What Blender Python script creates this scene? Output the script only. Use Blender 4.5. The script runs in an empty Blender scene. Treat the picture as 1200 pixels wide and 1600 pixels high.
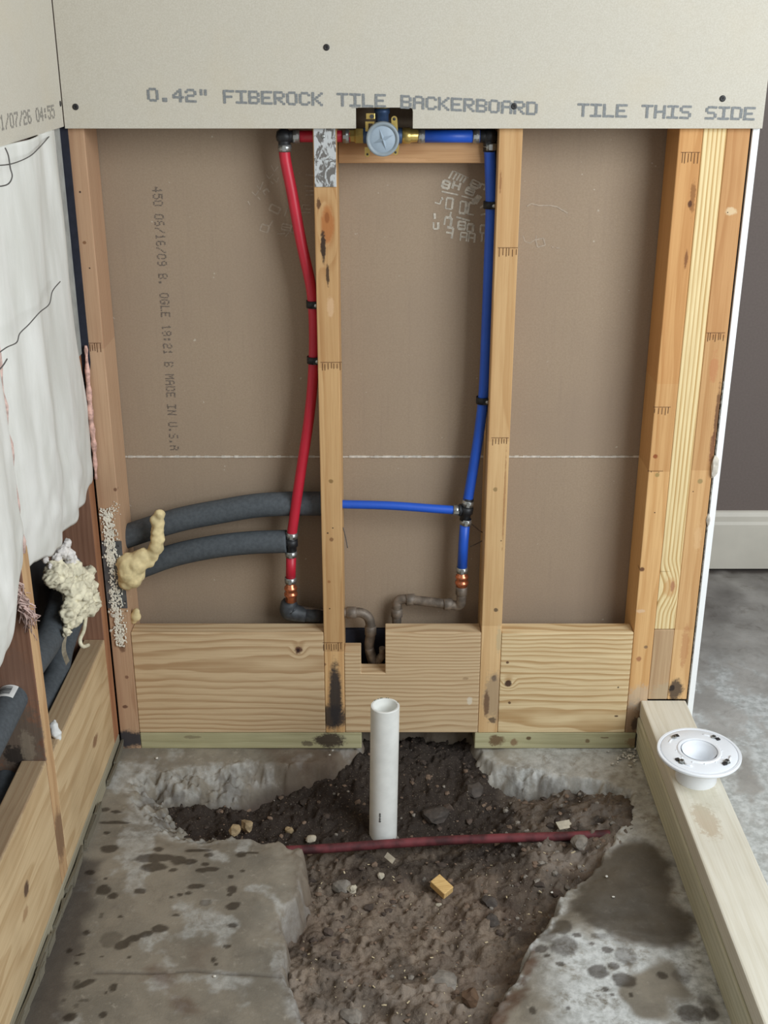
import bpy, math, random
import numpy as np
from mathutils import Vector, Matrix, noise as mnoise

# ------------------------------------------------------------------ camera, light, exposure
F = 1850.0; PITCH = math.radians(22.4); CAMH = 1.321; CAMD = 1.98
scene = bpy.context.scene
col = scene.collection
cd = bpy.data.cameras.new('camera'); cam = bpy.data.objects.new('camera', cd); col.objects.link(cam)
cam.location = (0, -CAMD, CAMH); cam.rotation_euler = (math.pi/2 - PITCH, 0, 0)
cd.sensor_fit = 'VERTICAL'; cd.sensor_height = 36.0; cd.lens = 36.0*F/1600.0; cd.clip_start = 0.02
scene.camera = cam
world = bpy.data.worlds.new('world'); scene.world = world; world.use_nodes = True
bg = world.node_tree.nodes['Background']
bg.inputs['Color'].default_value = (1.0, 0.985, 0.96, 1); bg.inputs['Strength'].default_value = 0.34
def area_light(name, loc, target, sx, sy, power, color):
    l = bpy.data.lights.new(name, 'AREA'); l.shape = 'RECTANGLE'; l.size = sx; l.size_y = sy
    l.energy = power; l.color = color
    o = bpy.data.objects.new(name, l); col.objects.link(o); o.location = loc
    d = Vector(target) - Vector(loc); o.rotation_euler = d.to_track_quat('-Z', 'Y').to_euler(); return o
area_light('window_daylight', (1.42, -1.62, 1.6), (0.25, -0.1, 0.6), 1.2, 1.5, 45, (0.91, 0.985, 1.04))
vs = scene.view_settings
vs.view_transform = 'Standard'; vs.look = 'None'; vs.exposure = 0.14; vs.gamma = 1.0; vs.use_curve_mapping = False

rng = random.Random(7)
# ------------------------------------------------------------------ photo geometry helpers (points on real planes)
def _ray(x, y):
    u = (x-600)/F; v = (y-800)/F
    return Vector((u, math.cos(PITCH)-v*math.sin(PITCH), -math.sin(PITCH)-v*math.cos(PITCH)))
def YP(x, y, yy=0.0):
    d = _ray(x, y); t = (CAMD+yy)/d.y; return Vector((d.x*t, yy, CAMH+d.z*t))
def ZP(x, y, z=0.0):
    d = _ray(x, y); t = (z-CAMH)/d.z; return Vector((d.x*t, -CAMD+d.y*t, z))
def XP(x, y, xx):
    d = _ray(x, y); t = xx/d.x; return Vector((xx, -CAMD+d.y*t, CAMH+d.z*t))
XL = -0.519     # face of the left wall's framing
BACK = 0.089    # face of the drywall behind the back wall's framing

# ------------------------------------------------------------------ material helpers
def lin(c):
    if isinstance(c, str): c = tuple(int(c[i:i+2], 16) for i in (0, 2, 4))
    r = []
    for v in c:
        v /= 255.0; r.append(v/12.92 if v <= 0.04045 else ((v+0.055)/1.055)**2.4)
    return (r[0], r[1], r[2], 1.0)
class NT:
    def __init__(s, name):
        s.m = bpy.data.materials.new(name); s.m.use_nodes = True; s.t = s.m.node_tree
        s.b = s.t.nodes['Principled BSDF']
    def n(s, typ, **kw):
        k = s.t.nodes.new(typ)
        for a, v in kw.items(): setattr(k, a, v)
        return k
    def l(s, a, b): s.t.links.new(a, b)
    def put(s, sock, v):
        if hasattr(v, 'is_output'): s.l(v, sock)
        else: sock.default_value = v
    def math(s, op, a, b=None, clamp=False):
        k = s.n('ShaderNodeMath', operation=op, use_clamp=clamp); s.put(k.inputs[0], a)
        if b is not None: s.put(k.inputs[1], b)
        return k.outputs[0]
    def vmath(s, op, a, b=None):
        k = s.n('ShaderNodeVectorMath', operation=op); s.put(k.inputs[0], a)
        if b is not None: s.put(k.inputs[1], b)
        return k.outputs['Value'] if op in ('LENGTH', 'DOT_PRODUCT') else k.outputs[0]
    def noise(s, vec, scale, detail=4, rough=0.55, dist=0.0):
        k = s.n('ShaderNodeTexNoise'); s.put(k.inputs['Vector'], vec)
        k.inputs['Scale'].default_value = scale; k.inputs['Detail'].default_value = detail
        k.inputs['Roughness'].default_value = rough; k.inputs['Distortion'].default_value = dist
        return k.outputs['Fac']
    def ramp(s, fac, lo, hi, a=0.0, b=1.0):
        k = s.n('ShaderNodeMapRange'); k.interpolation_type = 'SMOOTHSTEP'
        s.put(k.inputs['Value'], fac); k.inputs['From Min'].default_value = lo; k.inputs['From Max'].default_value = hi
        k.inputs['To Min'].default_value = a; k.inputs['To Max'].default_value = b
        return k.outputs[0]
    def mix(s, fac, a, b, mode='MIX'):
        k = s.n('ShaderNodeMix', data_type='RGBA', blend_type=mode); s.put(k.inputs[0], fac)
        s.put(k.inputs[6], a); s.put(k.inputs[7], b); return k.outputs[2]
    def coord(s, kind='Object'):
        return s.n('ShaderNodeTexCoord').outputs[kind]
    def scale(s, vec, v, off=(0, 0, 0)):
        k = s.n('ShaderNodeMapping'); s.l(vec, k.inputs['Vector'])
        k.inputs['Scale'].default_value = v; k.inputs['Location'].default_value = off
        return k.outputs[0]
    def bump(s, h, strength=0.3, dist=0.002):
        k = s.n('ShaderNodeBump'); k.inputs['Strength'].default_value = strength; k.inputs['Distance'].default_value = dist
        s.l(h, k.inputs['Height']); s.l(k.outputs[0], s.b.inputs['Normal'])
    def fin(s, color, rough=0.7, metal=0.0, spec=None):
        s.put(s.b.inputs['Base Color'], color); s.put(s.b.inputs['Roughness'], rough)
        s.b.inputs['Metallic'].default_value = metal
        if spec is not None: s.b.inputs['Specular IOR Level'].default_value = spec
        return s.m
MATS = {}
def plain(name, c, rough=0.6, metal=0.0, var=0.10, nscale=60, spec=None, bump=0.0):
    if name in MATS: return MATS[name]
    t = NT(name); co = t.coord()
    n = t.noise(co, nscale, 4); c = lin(c)
    d = tuple(x*(1-var*1.6) for x in c[:3])+(1,); h = tuple(min(1, x*(1+var)) for x in c[:3])+(1,)
    r = t.fin(t.mix(t.ramp(n, .3, .7), d, h), rough, metal, spec)
    if bump: t.bump(n, bump, 0.002)
    MATS[name] = r; return r

def spots_nodes(t, co, color, spots):
    """stains, knots, holes: (centre, radii, colour, strength, raggedness)"""
    wn = t.math('ADD', t.math('MULTIPLY', t.noise(co, 70, 4, .65), .6), t.math('MULTIPLY', t.noise(co, 260, 3, .6), .4))
    for (c, r, k, st, rag) in spots:
        v = t.vmath('DIVIDE', t.vmath('SUBTRACT', co, tuple(c)), tuple(r))
        d = t.math('ADD', t.vmath('LENGTH', v), t.math('MULTIPLY', t.math('SUBTRACT', wn, .5), rag*4+.35))
        color = t.mix(t.ramp(d, 0.62, 1.12, st, 0.0), color, lin(k))
    return color
def wood(name, early, late, axis='z', freq=190, pith=(0.0, 0.03, 0.0), warp=0.012, seed=0, mixs=0.55, spots=(), segs=(), rough=0.72, dirt=0.25, lenf=1.6):
    t = NT(name); co = t.coord()
    off = t.vmath('ADD', co, (seed*1.37, seed*0.71, seed*2.13))
    ls = {'x': (lenf, 9, 9), 'y': (9, lenf, 9), 'z': (9, 9, lenf)}[axis]
    fs = {'x': (9, 330, 330), 'y': (330, 9, 330), 'z': (330, 330, 9)}[axis]
    w = t.noise(t.scale(off, ls), 1.0, 3, .5)
    cross = {'x': (0, 1, 1), 'y': (1, 0, 1), 'z': (1, 1, 0)}[axis]
    v = t.vmath('MULTIPLY', t.vmath('SUBTRACT', co, tuple(pith)), cross)
    r = t.vmath('LENGTH', v)
    # knots bend the rings around them
    for s in spots:
        if len(s) > 5 and s[5] == 'knot':
            vv = t.vmath('DIVIDE', t.vmath('SUBTRACT', co, tuple(s[0])), tuple(q*2.6 for q in s[1]))
            r = t.math('ADD', r, t.math('MULTIPLY', t.ramp(t.vmath('LENGTH', vv), 0, 1.1, 1, 0), 0.014))
    r = t.math('ADD', r, t.math('MULTIPLY', w, warp*2))
    fr = t.math('FRACT', t.math('MULTIPLY', r, freq))
    ring = t.math('MULTIPLY', t.ramp(fr, .35, .86), t.ramp(fr, .90, 1.0, 1, 0))
    ring = t.math('MULTIPLY', ring, t.ramp(t.noise(t.scale(off, fs), .35, 2), .3, .6, .55, 1))
    fib = t.noise(t.scale(off, fs), 1.0, 3, .6)
    big = t.noise(off, 5.0, 3)
    c = t.mix(t.math('MULTIPLY', ring, mixs), lin(early), lin(late))
    c = t.mix(t.ramp(fib, .38, .72, 0, .35), c, lin(late))
    c = t.mix(t.ramp(big, .42, .72, 0, dirt), c, tuple(q*.55 for q in lin(late)[:3])+(1,))
    if segs:
        sep = t.n('ShaderNodeSeparateXYZ'); t.l(co, sep.inputs[0])
        idx = {'x': 0, 'y': 1, 'z': 2}[axis]
        for (z, tint) in segs:     # finger-jointed lengths of other wood
            f = t.ramp(sep.outputs[idx], z-.0006, z+.0006)
            c = t.mix(f, c, t.mix(1.0, c, lin(tuple(255-(255-q)*.4 for q in tint)), 'MULTIPLY'))
    c = spots_nodes(t, co, c, [s[:5] for s in spots])
    t.bump(t.math('ADD', fib, ring), 0.10, 0.001)
    return t.fin(c, rough, 0, 0.25)

# ------------------------------------------------------------------ mesh builder
class MB:
    def __init__(s): s.v = []; s.f = []; s.sm = []
    def add(s, vs, fs, smooth=False):
        b = len(s.v); s.v += [tuple(v) for v in vs]; s.f += [tuple(b+i for i in f) for f in fs]; s.sm += [smooth]*len(fs); return s
    def box(s, x0, x1, y0, y1, z0, z1):
        vs = [(x, y, z) for z in (z0, z1) for y in (y0, y1) for x in (x0, x1)]
        return s.add(vs, [(0, 2, 3, 1), (4, 5, 7, 6), (0, 1, 5, 4), (2, 6, 7, 3), (0, 4, 6, 2), (1, 3, 7, 5)])
    def obox(s, c, ax, ay, az):     # oriented box, half-axes
        c = Vector(c); vs = [c+sx*Vector(ax)+sy*Vector(ay)+sz*Vector(az) for sz in (-1, 1) for sy in (-1, 1) for sx in (-1, 1)]
        return s.add(vs, [(0, 2, 3, 1), (4, 5, 7, 6), (0, 1, 5, 4), (2, 6, 7, 3), (0, 4, 6, 2), (1, 3, 7, 5)])
    def prism_xz(s, poly, y0, y1):
        n = len(poly); vs = [(x, y0, z) for x, z in poly]+[(x, y1, z) for x, z in poly]
        fs = [tuple(range(n)), tuple(range(2*n-1, n-1, -1))]+[((i+1) % n, i, n+i, n+(i+1) % n) for i in range(n)]
        return s.add(vs, fs)
    def prism_xy(s, poly, z0, z1):
        n = len(poly); vs = [(x, y, z0) for x, y in poly]+[(x, y, z1) for x, y in poly]
        fs = [tuple(range(n-1, -1, -1)), tuple(range(n, 2*n))]+[(i, (i+1) % n, n+(i+1) % n, n+i) for i in range(n)]
        return s.add(vs, fs)
    def tube(s, pts, r, seg=14, cap=True, smooth=True):
        pts = [Vector(p) for p in pts]; n = len(pts)
        rs = r if isinstance(r, (list, tuple)) else [r]*n
        tan = []
        for i in range(n):
            a = pts[max(0, i-1)]; b = pts[min(n-1, i+1)]; d = b-a
            tan.append(d.normalized() if d.length > 1e-9 else Vector((0, 0, 1)))
        up = Vector((0, 0, 1)) if abs(tan[0].z) < .9 else Vector((0, 1, 0))
        u = tan[0].cross(up).normalized(); vs = []; fs = []
        for i in range(n):
            u = (u - tan[i]*u.dot(tan[i])).normalized(); w = tan[i].cross(u)
            for k in range(seg):
                a = 2*math.pi*k/seg; vs.append(pts[i]+(u*math.cos(a)+w*math.sin(a))*rs[i])
        for i in range(n-1):
            for k in range(seg):
                k2 = (k+1) % seg; fs.append((i*seg+k, i*seg+k2, (i+1)*seg+k2, (i+1)*seg+k))
        s.add(vs, fs, smooth)
        if cap:
            b = len(s.v)-len(vs)
            s.f.append(tuple(b+k for k in range(seg-1, -1, -1))); s.sm.append(False)
            s.f.append(tuple(b+(n-1)*seg+k for k in range(seg))); s.sm.append(False)
        return s
    def lathe(s, prof, c, axis, seg=40, smooth=True, close=False):
        c = Vector(c); ax = Vector(axis).normalized()
        up = Vector((0, 0, 1)) if abs(ax.z) < .9 else Vector((1, 0, 0))
        u = ax.cross(up).normalized(); w = ax.cross(u); vs = []; fs = []; n = len(prof)
        for (r, h) in prof:
            for k in range(seg):
                a = 2*math.pi*k/seg; vs.append(c+ax*h+(u*math.cos(a)+w*math.sin(a))*max(r, 1e-5))
        rng_ = range(n) if close else range(n-1)
        for i in rng_:
            j = (i+1) % n
            for k in range(seg):
                k2 = (k+1) % seg; fs.append((i*seg+k, j*seg+k, j*seg+k2, i*seg+k2))
        return s.add(vs, fs, smooth)
    def rock(s, c, r, seed=0, amp=.3, sub=2, freq=1.2, smooth=False, rot=0.0):
        import bmesh
        bm = bmesh.new(); bmesh.ops.create_icosphere(bm, subdivisions=sub, radius=1.0)
        vs = []
        for v in bm.verts:
            p = v.co.copy(); k = 1+amp*mnoise.noise(p*freq+Vector((seed*3.1, seed*1.7, seed*.9)))+amp*.4*mnoise.noise(p*freq*2.7+Vector((seed, 5, seed)))
            p *= k; p = Vector((p.x*r[0], p.y*r[1], p.z*r[2]))
            p = Matrix.Rotation(rot, 3, 'Z') @ p
            vs.append(Vector(c)+p)
        fs = [tuple(v.index for v in f.verts) for f in bm.faces]; bm.free()
        return s.add(vs, fs, smooth)
    def ribbon(s, pts, w, nrm):
        pts = [Vector(p) for p in pts]; nrm = Vector(nrm); n = len(pts); vs = []
        for i in range(n):
            d = (pts[min(n-1, i+1)]-pts[max(0, i-1)]).normalized(); e = d.cross(nrm).normalized()*w*.5
            vs += [pts[i]-e, pts[i]+e]
        return s.add(vs, [(2*i, 2*i+1, 2*i+3, 2*i+2) for i in range(n-1)])
    def build(s, name, mat, parent=None, bevel=0.0, origin=None, seg=2):
        a = np.array(s.v)
        if origin is None:
            lo = a.min(0); hi = a.max(0); origin = ((lo[0]+hi[0])/2, (lo[1]+hi[1])/2, lo[2])
        o3 = np.array(origin); me = bpy.data.meshes.new(name)
        me.from_pydata((a-o3).tolist(), [], s.f); me.polygons.foreach_set('use_smooth', s.sm)
        me.materials.append(mat); me.update()
        ob = bpy.data.objects.new(name, me); col.objects.link(ob)
        if parent is not None:
            ob.parent = parent
            pw = Vector(parent.location)
            if parent.parent is not None: pw = pw+Vector(parent.parent.location)
            ob.location = Vector(origin)-pw
        else: ob.location = origin
        if bevel:
            m = ob.modifiers.new('bevel', 'BEVEL'); m.width = bevel; m.segments = seg; m.limit_method = 'ANGLE'
        return ob
def tag(o, label, cat=None, group=None, kind=None):
    o['label'] = label
    if cat: o['category'] = cat
    if group: o['group'] = group
    if kind: o['kind'] = kind
    return o
def thing(name, loc, label, cat, group=None):
    o = bpy.data.objects.new(name, None); col.objects.link(o); o.location = loc; o.empty_display_size = .05
    return tag(o, label, cat, group)
def structure(o, label=None):
    o['kind'] = 'structure'
    if label: o['label'] = label
    return o
def smooth_path(pts, n=8):
    pts = [Vector(p) for p in pts]; out = []
    for i in range(len(pts)-1):
        p0 = pts[max(0, i-1)]; p1 = pts[i]; p2 = pts[i+1]; p3 = pts[min(len(pts)-1, i+2)]
        for k in range(n):
            t = k/n
            out.append(.5*((2*p1)+(p2-p0)*t+(2*p0-5*p1+4*p2-p3)*t*t+(3*p1-p0-3*p2+p3)*t**3))
    out.append(pts[-1]); return out

# dot-matrix lettering, 5 x 7
FONT = {'0': '0E11111111110E', '1': '040C040404040E', '2': '0E11010E10101F', '4': '02060A121F0202', '5': '1F101E0101110E', '6': '0E10101E11110E', '7': '1F010204080808',
 '8': '0E11110E11110E', '9': '0E11110F01010E', '.': '00000000000C0C', '"': '0A0A0A00000000', '/': '01010204081010', ':': '000C0C000C0C00', ' ': '00000000000000',
 'A': '0E11111F111111', 'B': '1E11111E11111E', 'C': '0E11101010110E', 'D': '1E11111111111E', 'E': '1F10101E10101F', 'F': '1F10101E101010', 'G': '0E11101713110E',
 'H': '1111111F111111', 'I': '1F04040404041F', 'K': '11121418141211', 'L': '1010101010101F', 'M': '111B1515111111', 'N': '11191915131311', 'O': '0E11111111110E',
 'R': '1E11111E141211', 'S': '0F10100E01011E', 'T': '1F040404040404', 'U': '1111111111110E'}
def lettering(text, org, right, up, pitch, height, nrm, fill=1.0, jit=.0003, wfrac=.86, drop=0.0):
    mb = MB(); org = Vector(org); right = Vector(right); up = Vector(up); nrm = Vector(nrm); rr = random.Random(len(text))
    cw = pitch*wfrac/5; ch = height/7
    for i, chx in enumerate(text):
        g = FONT[chx]
        for row in range(7):
            bits = int(g[2*row:2*row+2], 16)
            for c_ in range(5):
                if bits >> (4-c_) & 1 and rr.random() >= drop:
                    p = org+right*(i*pitch+(c_+.5)*cw)+up*((6.5-row)*ch)+right*rr.uniform(-jit, jit)+up*rr.uniform(-jit, jit)+nrm*(.0004+rr.random()*.00012)
                    a = right*cw*.5*fill*1.12; b = up*ch*.5*fill
                    mb.add([p-a*.75-b, p+a*.75-b, p+a, p+a*.75+b, p-a*.75+b, p-a], [(0, 1, 2, 3, 4, 5)])
    return mb

# ------------------------------------------------------------------ shared materials
M = {}
def fibreboard():
    t = NT('fibre_backer_board'); co = t.coord()
    n1 = t.noise(co, 420, 5, .75); n2 = t.noise(co, 9, 4); n3 = t.noise(t.scale(co, (1, 1, 1), (3, 1, 2)), 60, 5, .7)
    c = t.mix(t.ramp(n1, .35, .68), lin((192, 185, 170)), lin((203, 197, 184)))
    c = t.mix(t.ramp(n3, .5, .75, 0, .25), c, lin((184, 176, 160)))
    c = t.mix(t.ramp(n2, .45, .8, 0, .3), c, lin((200, 188, 164)))
    t.bump(n1, .12, .0008); return t.fin(c, .85, 0, .2)
M['fibre'] = fibreboard()
def drywall_back():
    t = NT('drywall_brown_paper'); co = t.coord()
    n1 = t.noise(co, 300, 4, .7); n2 = t.noise(co, 4, 4); n3 = t.noise(t.scale(co, (90, 1, 4)), 1.5, 3)
    c = t.mix(t.ramp(n1, .3, .7), lin((153, 134, 113)), lin((163, 144, 123)))
    c = t.mix(t.ramp(n2, .35, .75, 0, .5), c, lin((148, 130, 113)))
    c = t.mix(t.ramp(n3, .5, .8, 0, .25), c, lin((140, 122, 107)))
    sp = t.noise(co, 95, 2); c = t.mix(t.ramp(sp, .755, .79, 0, .6), c, lin((196, 186, 170)))
    t.bump(n1, .08, .0006); return t.fin(c, .85, 0, .2)
M['drywall'] = drywall_back()
M['ink'] = plain('grey_ink', (130, 132, 132), .8, var=.12, nscale=300)
M['ink2'] = plain('faded_grey_ink', (150, 145, 136), .8, var=.15, nscale=300)
M['ink3'] = plain('dark_ink_on_brown_paper', (112, 100, 90), .85, var=.2, nscale=200)
M['whiteink'] = plain('worn_white_ink', (196, 187, 172), .85, var=.18, nscale=160)
M['whiteink2'] = plain('faint_white_ink', (172, 156, 138), .85, var=.12, nscale=160)
M['screw'] = plain('black_phosphate_screw', (52, 50, 50), .5, .3)
M['steel'] = plain('zinc_steel', (176, 178, 176), .35, .85, nscale=90)
M['galv'] = plain('galvanised_steel', (112, 114, 116), .5, .55, nscale=50, var=.2)
M['red'] = plain('red_pex', (192, 36, 56), .42, 0, .05, 20)
M['blue'] = plain('blue_pex', (34, 88, 196), .42, 0, .05, 20)
M['redold'] = plain('dirty_red_pipe', (100, 42, 46), .7, 0, .4, 30)
M['black'] = plain('black_plastic', (30, 31, 34), .5)
M['clip'] = plain('black_pipe_clip', (22, 23, 26), .55)
M['sleeve'] = plain('dark_foam_sleeve', (82, 87, 91), .8, 0, .10, 160, .3)
M['felt'] = plain('black_felt', (34, 36, 48), .9, 0, .15)
M['void'] = plain('dark_sheathing', (44, 42, 42), .9, 0, .3, 14)
M['copper'] = plain('bright_copper', (214, 132, 96), .3, .85, .1)
M['copperold'] = plain('tarnished_copper', (128, 116, 104), .55, .4, .3, 45)
M['brass'] = plain('brass', (212, 184, 108), .32, .75, .12)
M['valveblue'] = plain('blue_grey_valve_paint', (62, 86, 122), .45, .3, .15)
M['capgrey'] = plain('pale_blue_grey_plastic', (152, 166, 178), .5, 0, .05)
M['caprim'] = plain('grey_plastic_rim', (138, 148, 154), .45, 0, .06)
M['pvc'] = plain('white_pvc_pipe', (238, 238, 232), .42, 0, .05, 24)
M['pvcdrain'] = plain('white_pvc_drain', (240, 243, 247), .38, 0, .02, 24)
M['mark'] = plain('black_print', (60, 60, 60), .7)
M['foam'] = plain('yellow_spray_foam', (228, 208, 158), .7, 0, .14, 45, .3, .3)
M['foamw'] = plain('pale_spray_foam', (230, 222, 194), .75, 0, .14, 55, .3, .4)
M['spatter'] = plain('foam_spatter', (238, 233, 216), .8, 0, .1)
M['pink'] = plain('pink_fibreglass', (206, 178, 168), .95, 0, .2, 110, .1, .8)
M['white'] = plain('white_paper', (230, 230, 226), .7, 0, .05)
M['cream'] = plain('cream_baseboard_paint', (208, 202, 188), .5, 0, .04, 8)
M['hallwall'] = plain('dark_taupe_wall_paint', (112, 100, 94), .7, 0, .04, 200)
M['gypsum'] = plain('white_gypsum_edge', (246, 247, 246), .8, 0, .01, 20, .2)
M['wire'] = plain('dark_wire', (92, 90, 88), .6, .2)

# ================================================================== STRUCTURE
# ---- floor slab with a broken-out hole
def vnoise(x, y, f, seed, octs=4, rough=.5):
    out = np.zeros_like(x); amp = 1.0; tot = 0
    for o in range(octs):
        g = np.random.RandomState(seed*31+o).rand(256, 256); X = x*f+seed*7.3; Y = y*f+seed*3.9
        xi = np.floor(X).astype(int); yi = np.floor(Y).astype(int); fx = X-xi; fy = Y-yi
        fx = fx*fx*(3-2*fx); fy = fy*fy*(3-2*fy)
        a = g[xi % 256, yi % 256]; b = g[(xi+1) % 256, yi % 256]; c = g[xi % 256, (yi+1) % 256]; d = g[(xi+1) % 256, (yi+1) % 256]
        out += amp*((a*(1-fx)+b*fx)*(1-fy)+(c*(1-fx)+d*fx)*fy); tot += amp; amp *= rough; f *= 2
    return out/tot
def sdf(x, y, poly):
    """signed distance, positive inside"""
    d = np.full(x.shape, 1e9); ins = np.zeros(x.shape, bool); n = len(poly)
    for i in range(n):
        ax, ay = poly[i]; bx, by = poly[(i+1) % n]; ex, ey = bx-ax, by-ay
        t = np.clip(((x-ax)*ex+(y-ay)*ey)/(ex*ex+ey*ey+1e-12), 0, 1)
        d = np.minimum(d, np.hypot(x-ax-t*ex, y-ay-t*ey))
        if abs(ey) > 1e-12:
            c = ((ay > y) != (by > y)) & (x < ex*(y-ay)/ey+ax); ins ^= c
    return np.where(ins, d, -d)
def fl(pts): return [tuple(ZP(a, b, 0)[:2]) for a, b in pts]
def sstep(a, b, x):
    t = np.clip((x-a)/(b-a), 0, 1); return t*t*(3-2*t)
HOLE = fl([(198, 1228), (214, 1204), (300, 1195), (400, 1187), (470, 1188), (520, 1178), (560, 1158)]) + [(-.045, .075), (.175, .075)] + \
       fl([(742, 1160), (775, 1192), (850, 1200), (950, 1214), (992, 1234), (988, 1270), (968, 1300), (955, 1316), (905, 1378), (870, 1416), (832, 1462), (812, 1522), (765, 1590)]) + \
       [(.12, -.78), (.06, -.93), (-.02, -.95), (-.07, -.85), (-.09, -.74)] + \
       fl([(470, 1592), (452, 1540), (436, 1500), (440, 1455), (434, 1428), (462, 1400), (472, 1378), (466, 1345), (462, 1322), (438, 1308), (408, 1312), (360, 1306), (300, 1310), (250, 1292), (222, 1266)])
def grid(x0, x1, y0, y1, st):
    xs = np.linspace(x0, x1, int(round((x1-x0)/st))+1); ys = np.linspace(y0, y1, int(round((y1-y0)/st))+1)
    X, Y = np.meshgrid(xs, ys); nx, ny = len(xs), len(ys)
    i = (np.arange(ny-1)[:, None]*nx+np.arange(nx-1)[None, :]).ravel()
    return X, Y, np.stack([i, i+1, i+nx+1, i+nx], 1)
def grid_obj(name, X, Y, Z, faces, mat, attr=None, smooth=True, keep=None):
    co = np.stack([X.ravel(), Y.ravel(), Z.ravel()], 1)
    if keep is not None:
        faces = faces[keep]; used = np.unique(faces); mp = np.full(len(co), -1); mp[used] = np.arange(len(used)); co = co[used]; faces = mp[faces]
        if attr is not None: attr = attr[used]
    me = bpy.data.meshes.new(name); me.vertices.add(len(co)); me.vertices.foreach_set('co', co.astype(np.float32).ravel())
    me.loops.add(faces.size); me.loops.foreach_set('vertex_index', faces.astype(np.int32).ravel())
    me.polygons.add(len(faces)); me.polygons.foreach_set('loop_start', np.arange(0, faces.size, 4, dtype=np.int32))
    me.update(calc_edges=True); me.polygons.foreach_set('use_smooth', [smooth]*len(faces))
    if attr is not None:
        a = me.attributes.new('stain', 'FLOAT_COLOR', 'POINT'); a.data.foreach_set('color', attr.astype(np.float32).ravel())
    me.materials.append(mat); ob = bpy.data.objects.new(name, me); col.objects.link(ob); return ob
def concrete_mat(name, hall=False):
    t = NT(name); co = t.coord(); at = t.n('ShaderNodeAttribute'); at.attribute_name = 'stain'
    sp = t.n('ShaderNodeSeparateColor'); t.l(at.outputs['Color'], sp.inputs[0]); R, G, B = sp.outputs; A = at.outputs['Alpha']
    n1 = t.noise(co, 7, 5, .6); n2 = t.noise(co, 60, 5, .7); n3 = t.noise(co, 260, 4, .7); n4 = t.noise(t.vmath('ADD', co, (4, 2, 1)), 22, 5, .65, .6)
    if hall:
        c = t.mix(t.ramp(n1, .35, .65), lin((160, 156, 150)), lin((184, 180, 174)))
    else:
        c = t.mix(t.ramp(n1, .35, .65), lin((122, 115, 103)), lin((146, 137, 122)))
    c = t.mix(t.ramp(n4, .5, .75, 0, .45), c, lin((104, 96, 86)))
    c = t.mix(t.ramp(n2, .55, .78, 0, .6), c, lin((176, 168, 154)))
    c = t.mix(t.ramp(n3, .62, .75, 0, .5), c, lin((84, 78, 70)))
    ck = t.math('MULTIPLY', G, t.ramp(t.noise(co, 30, 6, .75, .15), .28, .52))
    c = t.mix(ck, c, t.mix(t.ramp(n2, .35, .65), lin((176, 177, 173)), lin((210, 211, 208))))
    c = t.mix(t.math('MULTIPLY', B, t.ramp(n4, .2, .6, .6, 1.0)), c, lin((92, 68, 52)))
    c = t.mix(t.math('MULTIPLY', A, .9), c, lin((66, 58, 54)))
    wet = t.math('MULTIPLY', R, 1.0)
    c = t.mix(wet, c, t.mix(1.0, c, (.30, .28, .27, 1), 'MULTIPLY'))
    t.bump(t.math('ADD', n2, n3), .35, .002)
    return t.fin(c, t.ramp(R, 0, 1, .85, .5), 0, .25)
X, Y, FC = grid(-.62, .62, -1.0, .10, .003)
d0 = sdf(X, Y, HOLE)
d = d0+(vnoise(X, Y, 28, 3, 4, .55)-.5)*.030
chipL = sstep(-.16, -.32, X)*sstep(-.33, -.20, Y)       # shallow chipped area at the left
wall_w = .026+.035*sstep(.12, .2, X)*sstep(-.18, -.11, Y)+.02*sstep(-.3, -.12, X)*sstep(.0, -.1, X)*sstep(-.2, -.1, Y)+.075*chipL+.03*sstep(.30, .42, X)*sstep(-.34, -.2, Y)
drop = np.clip(d/wall_w, 0, 1); drop = drop**1.25
rough_ = (vnoise(X, Y, 45, 5, 4, .6)-.5)
Zs = -drop*(.15-.05*chipL)+np.clip(d/.01, 0, 1)*np.clip((1-drop)*2, 0, 1)*rough_*.050
lipn = np.clip(1-np.abs(d)/.02, 0, 1)
Zs += lipn*(vnoise(X, Y, 60, 6, 3)-.5)*.008+(vnoise(X, Y, 14, 9, 4)-.5)*.004+np.clip(d/.004, 0, 1)*(vnoise(X, Y, 110, 16, 3)-.5)*.012
Zs -= sstep(-.05, 0.0, d)*.006
crk = fl([(150, 1519), (235, 1520), (300, 1516), (360, 1522), (442, 1521)])
cd_ = np.full(X.shape, 1e9)
for i in range(len(crk)-1):
    ax, ay = crk[i]; bx, by = crk[i+1]; ex, ey = bx-ax, by-ay; t_ = np.clip(((X-ax)*ex+(Y-ay)*ey)/(ex*ex+ey*ey), 0, 1)
    cd_ = np.minimum(cd_, np.hypot(X-ax-t_*ex, Y-ay-t_*ey))
crack = np.clip(1-cd_/.004, 0, 1); Zs -= crack*.003
wet = np.zeros(X.shape)
def drops(lst, ox, oy, sc, st=1.0):
    global wet
    for k in lst:
        a, b, rx, ry = k[:4]; ang = k[4] if len(k) > 4 else 0; s_ = k[5] if len(k) > 5 else st
        c = ZP(ox+a/sc, oy+b/sc, 0); ppm = 1850/((Vector((0, -CAMD, CAMH))-c).length); fy = .66
        lx = rx/sc/ppm; ly = ry/sc/ppm/fy; dx = X-c.x; dy = Y-c.y; ca, sa = math.cos(ang), math.sin(ang)
        q = np.hypot((dx*ca+dy*sa)/lx, (-dx*sa+dy*ca)/ly)+(vnoise(X, Y, 90, int(a) % 50+1, 2)-.5)*.5
        wet = np.maximum(wet, s_*sstep(1.12, .82, q))
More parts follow.
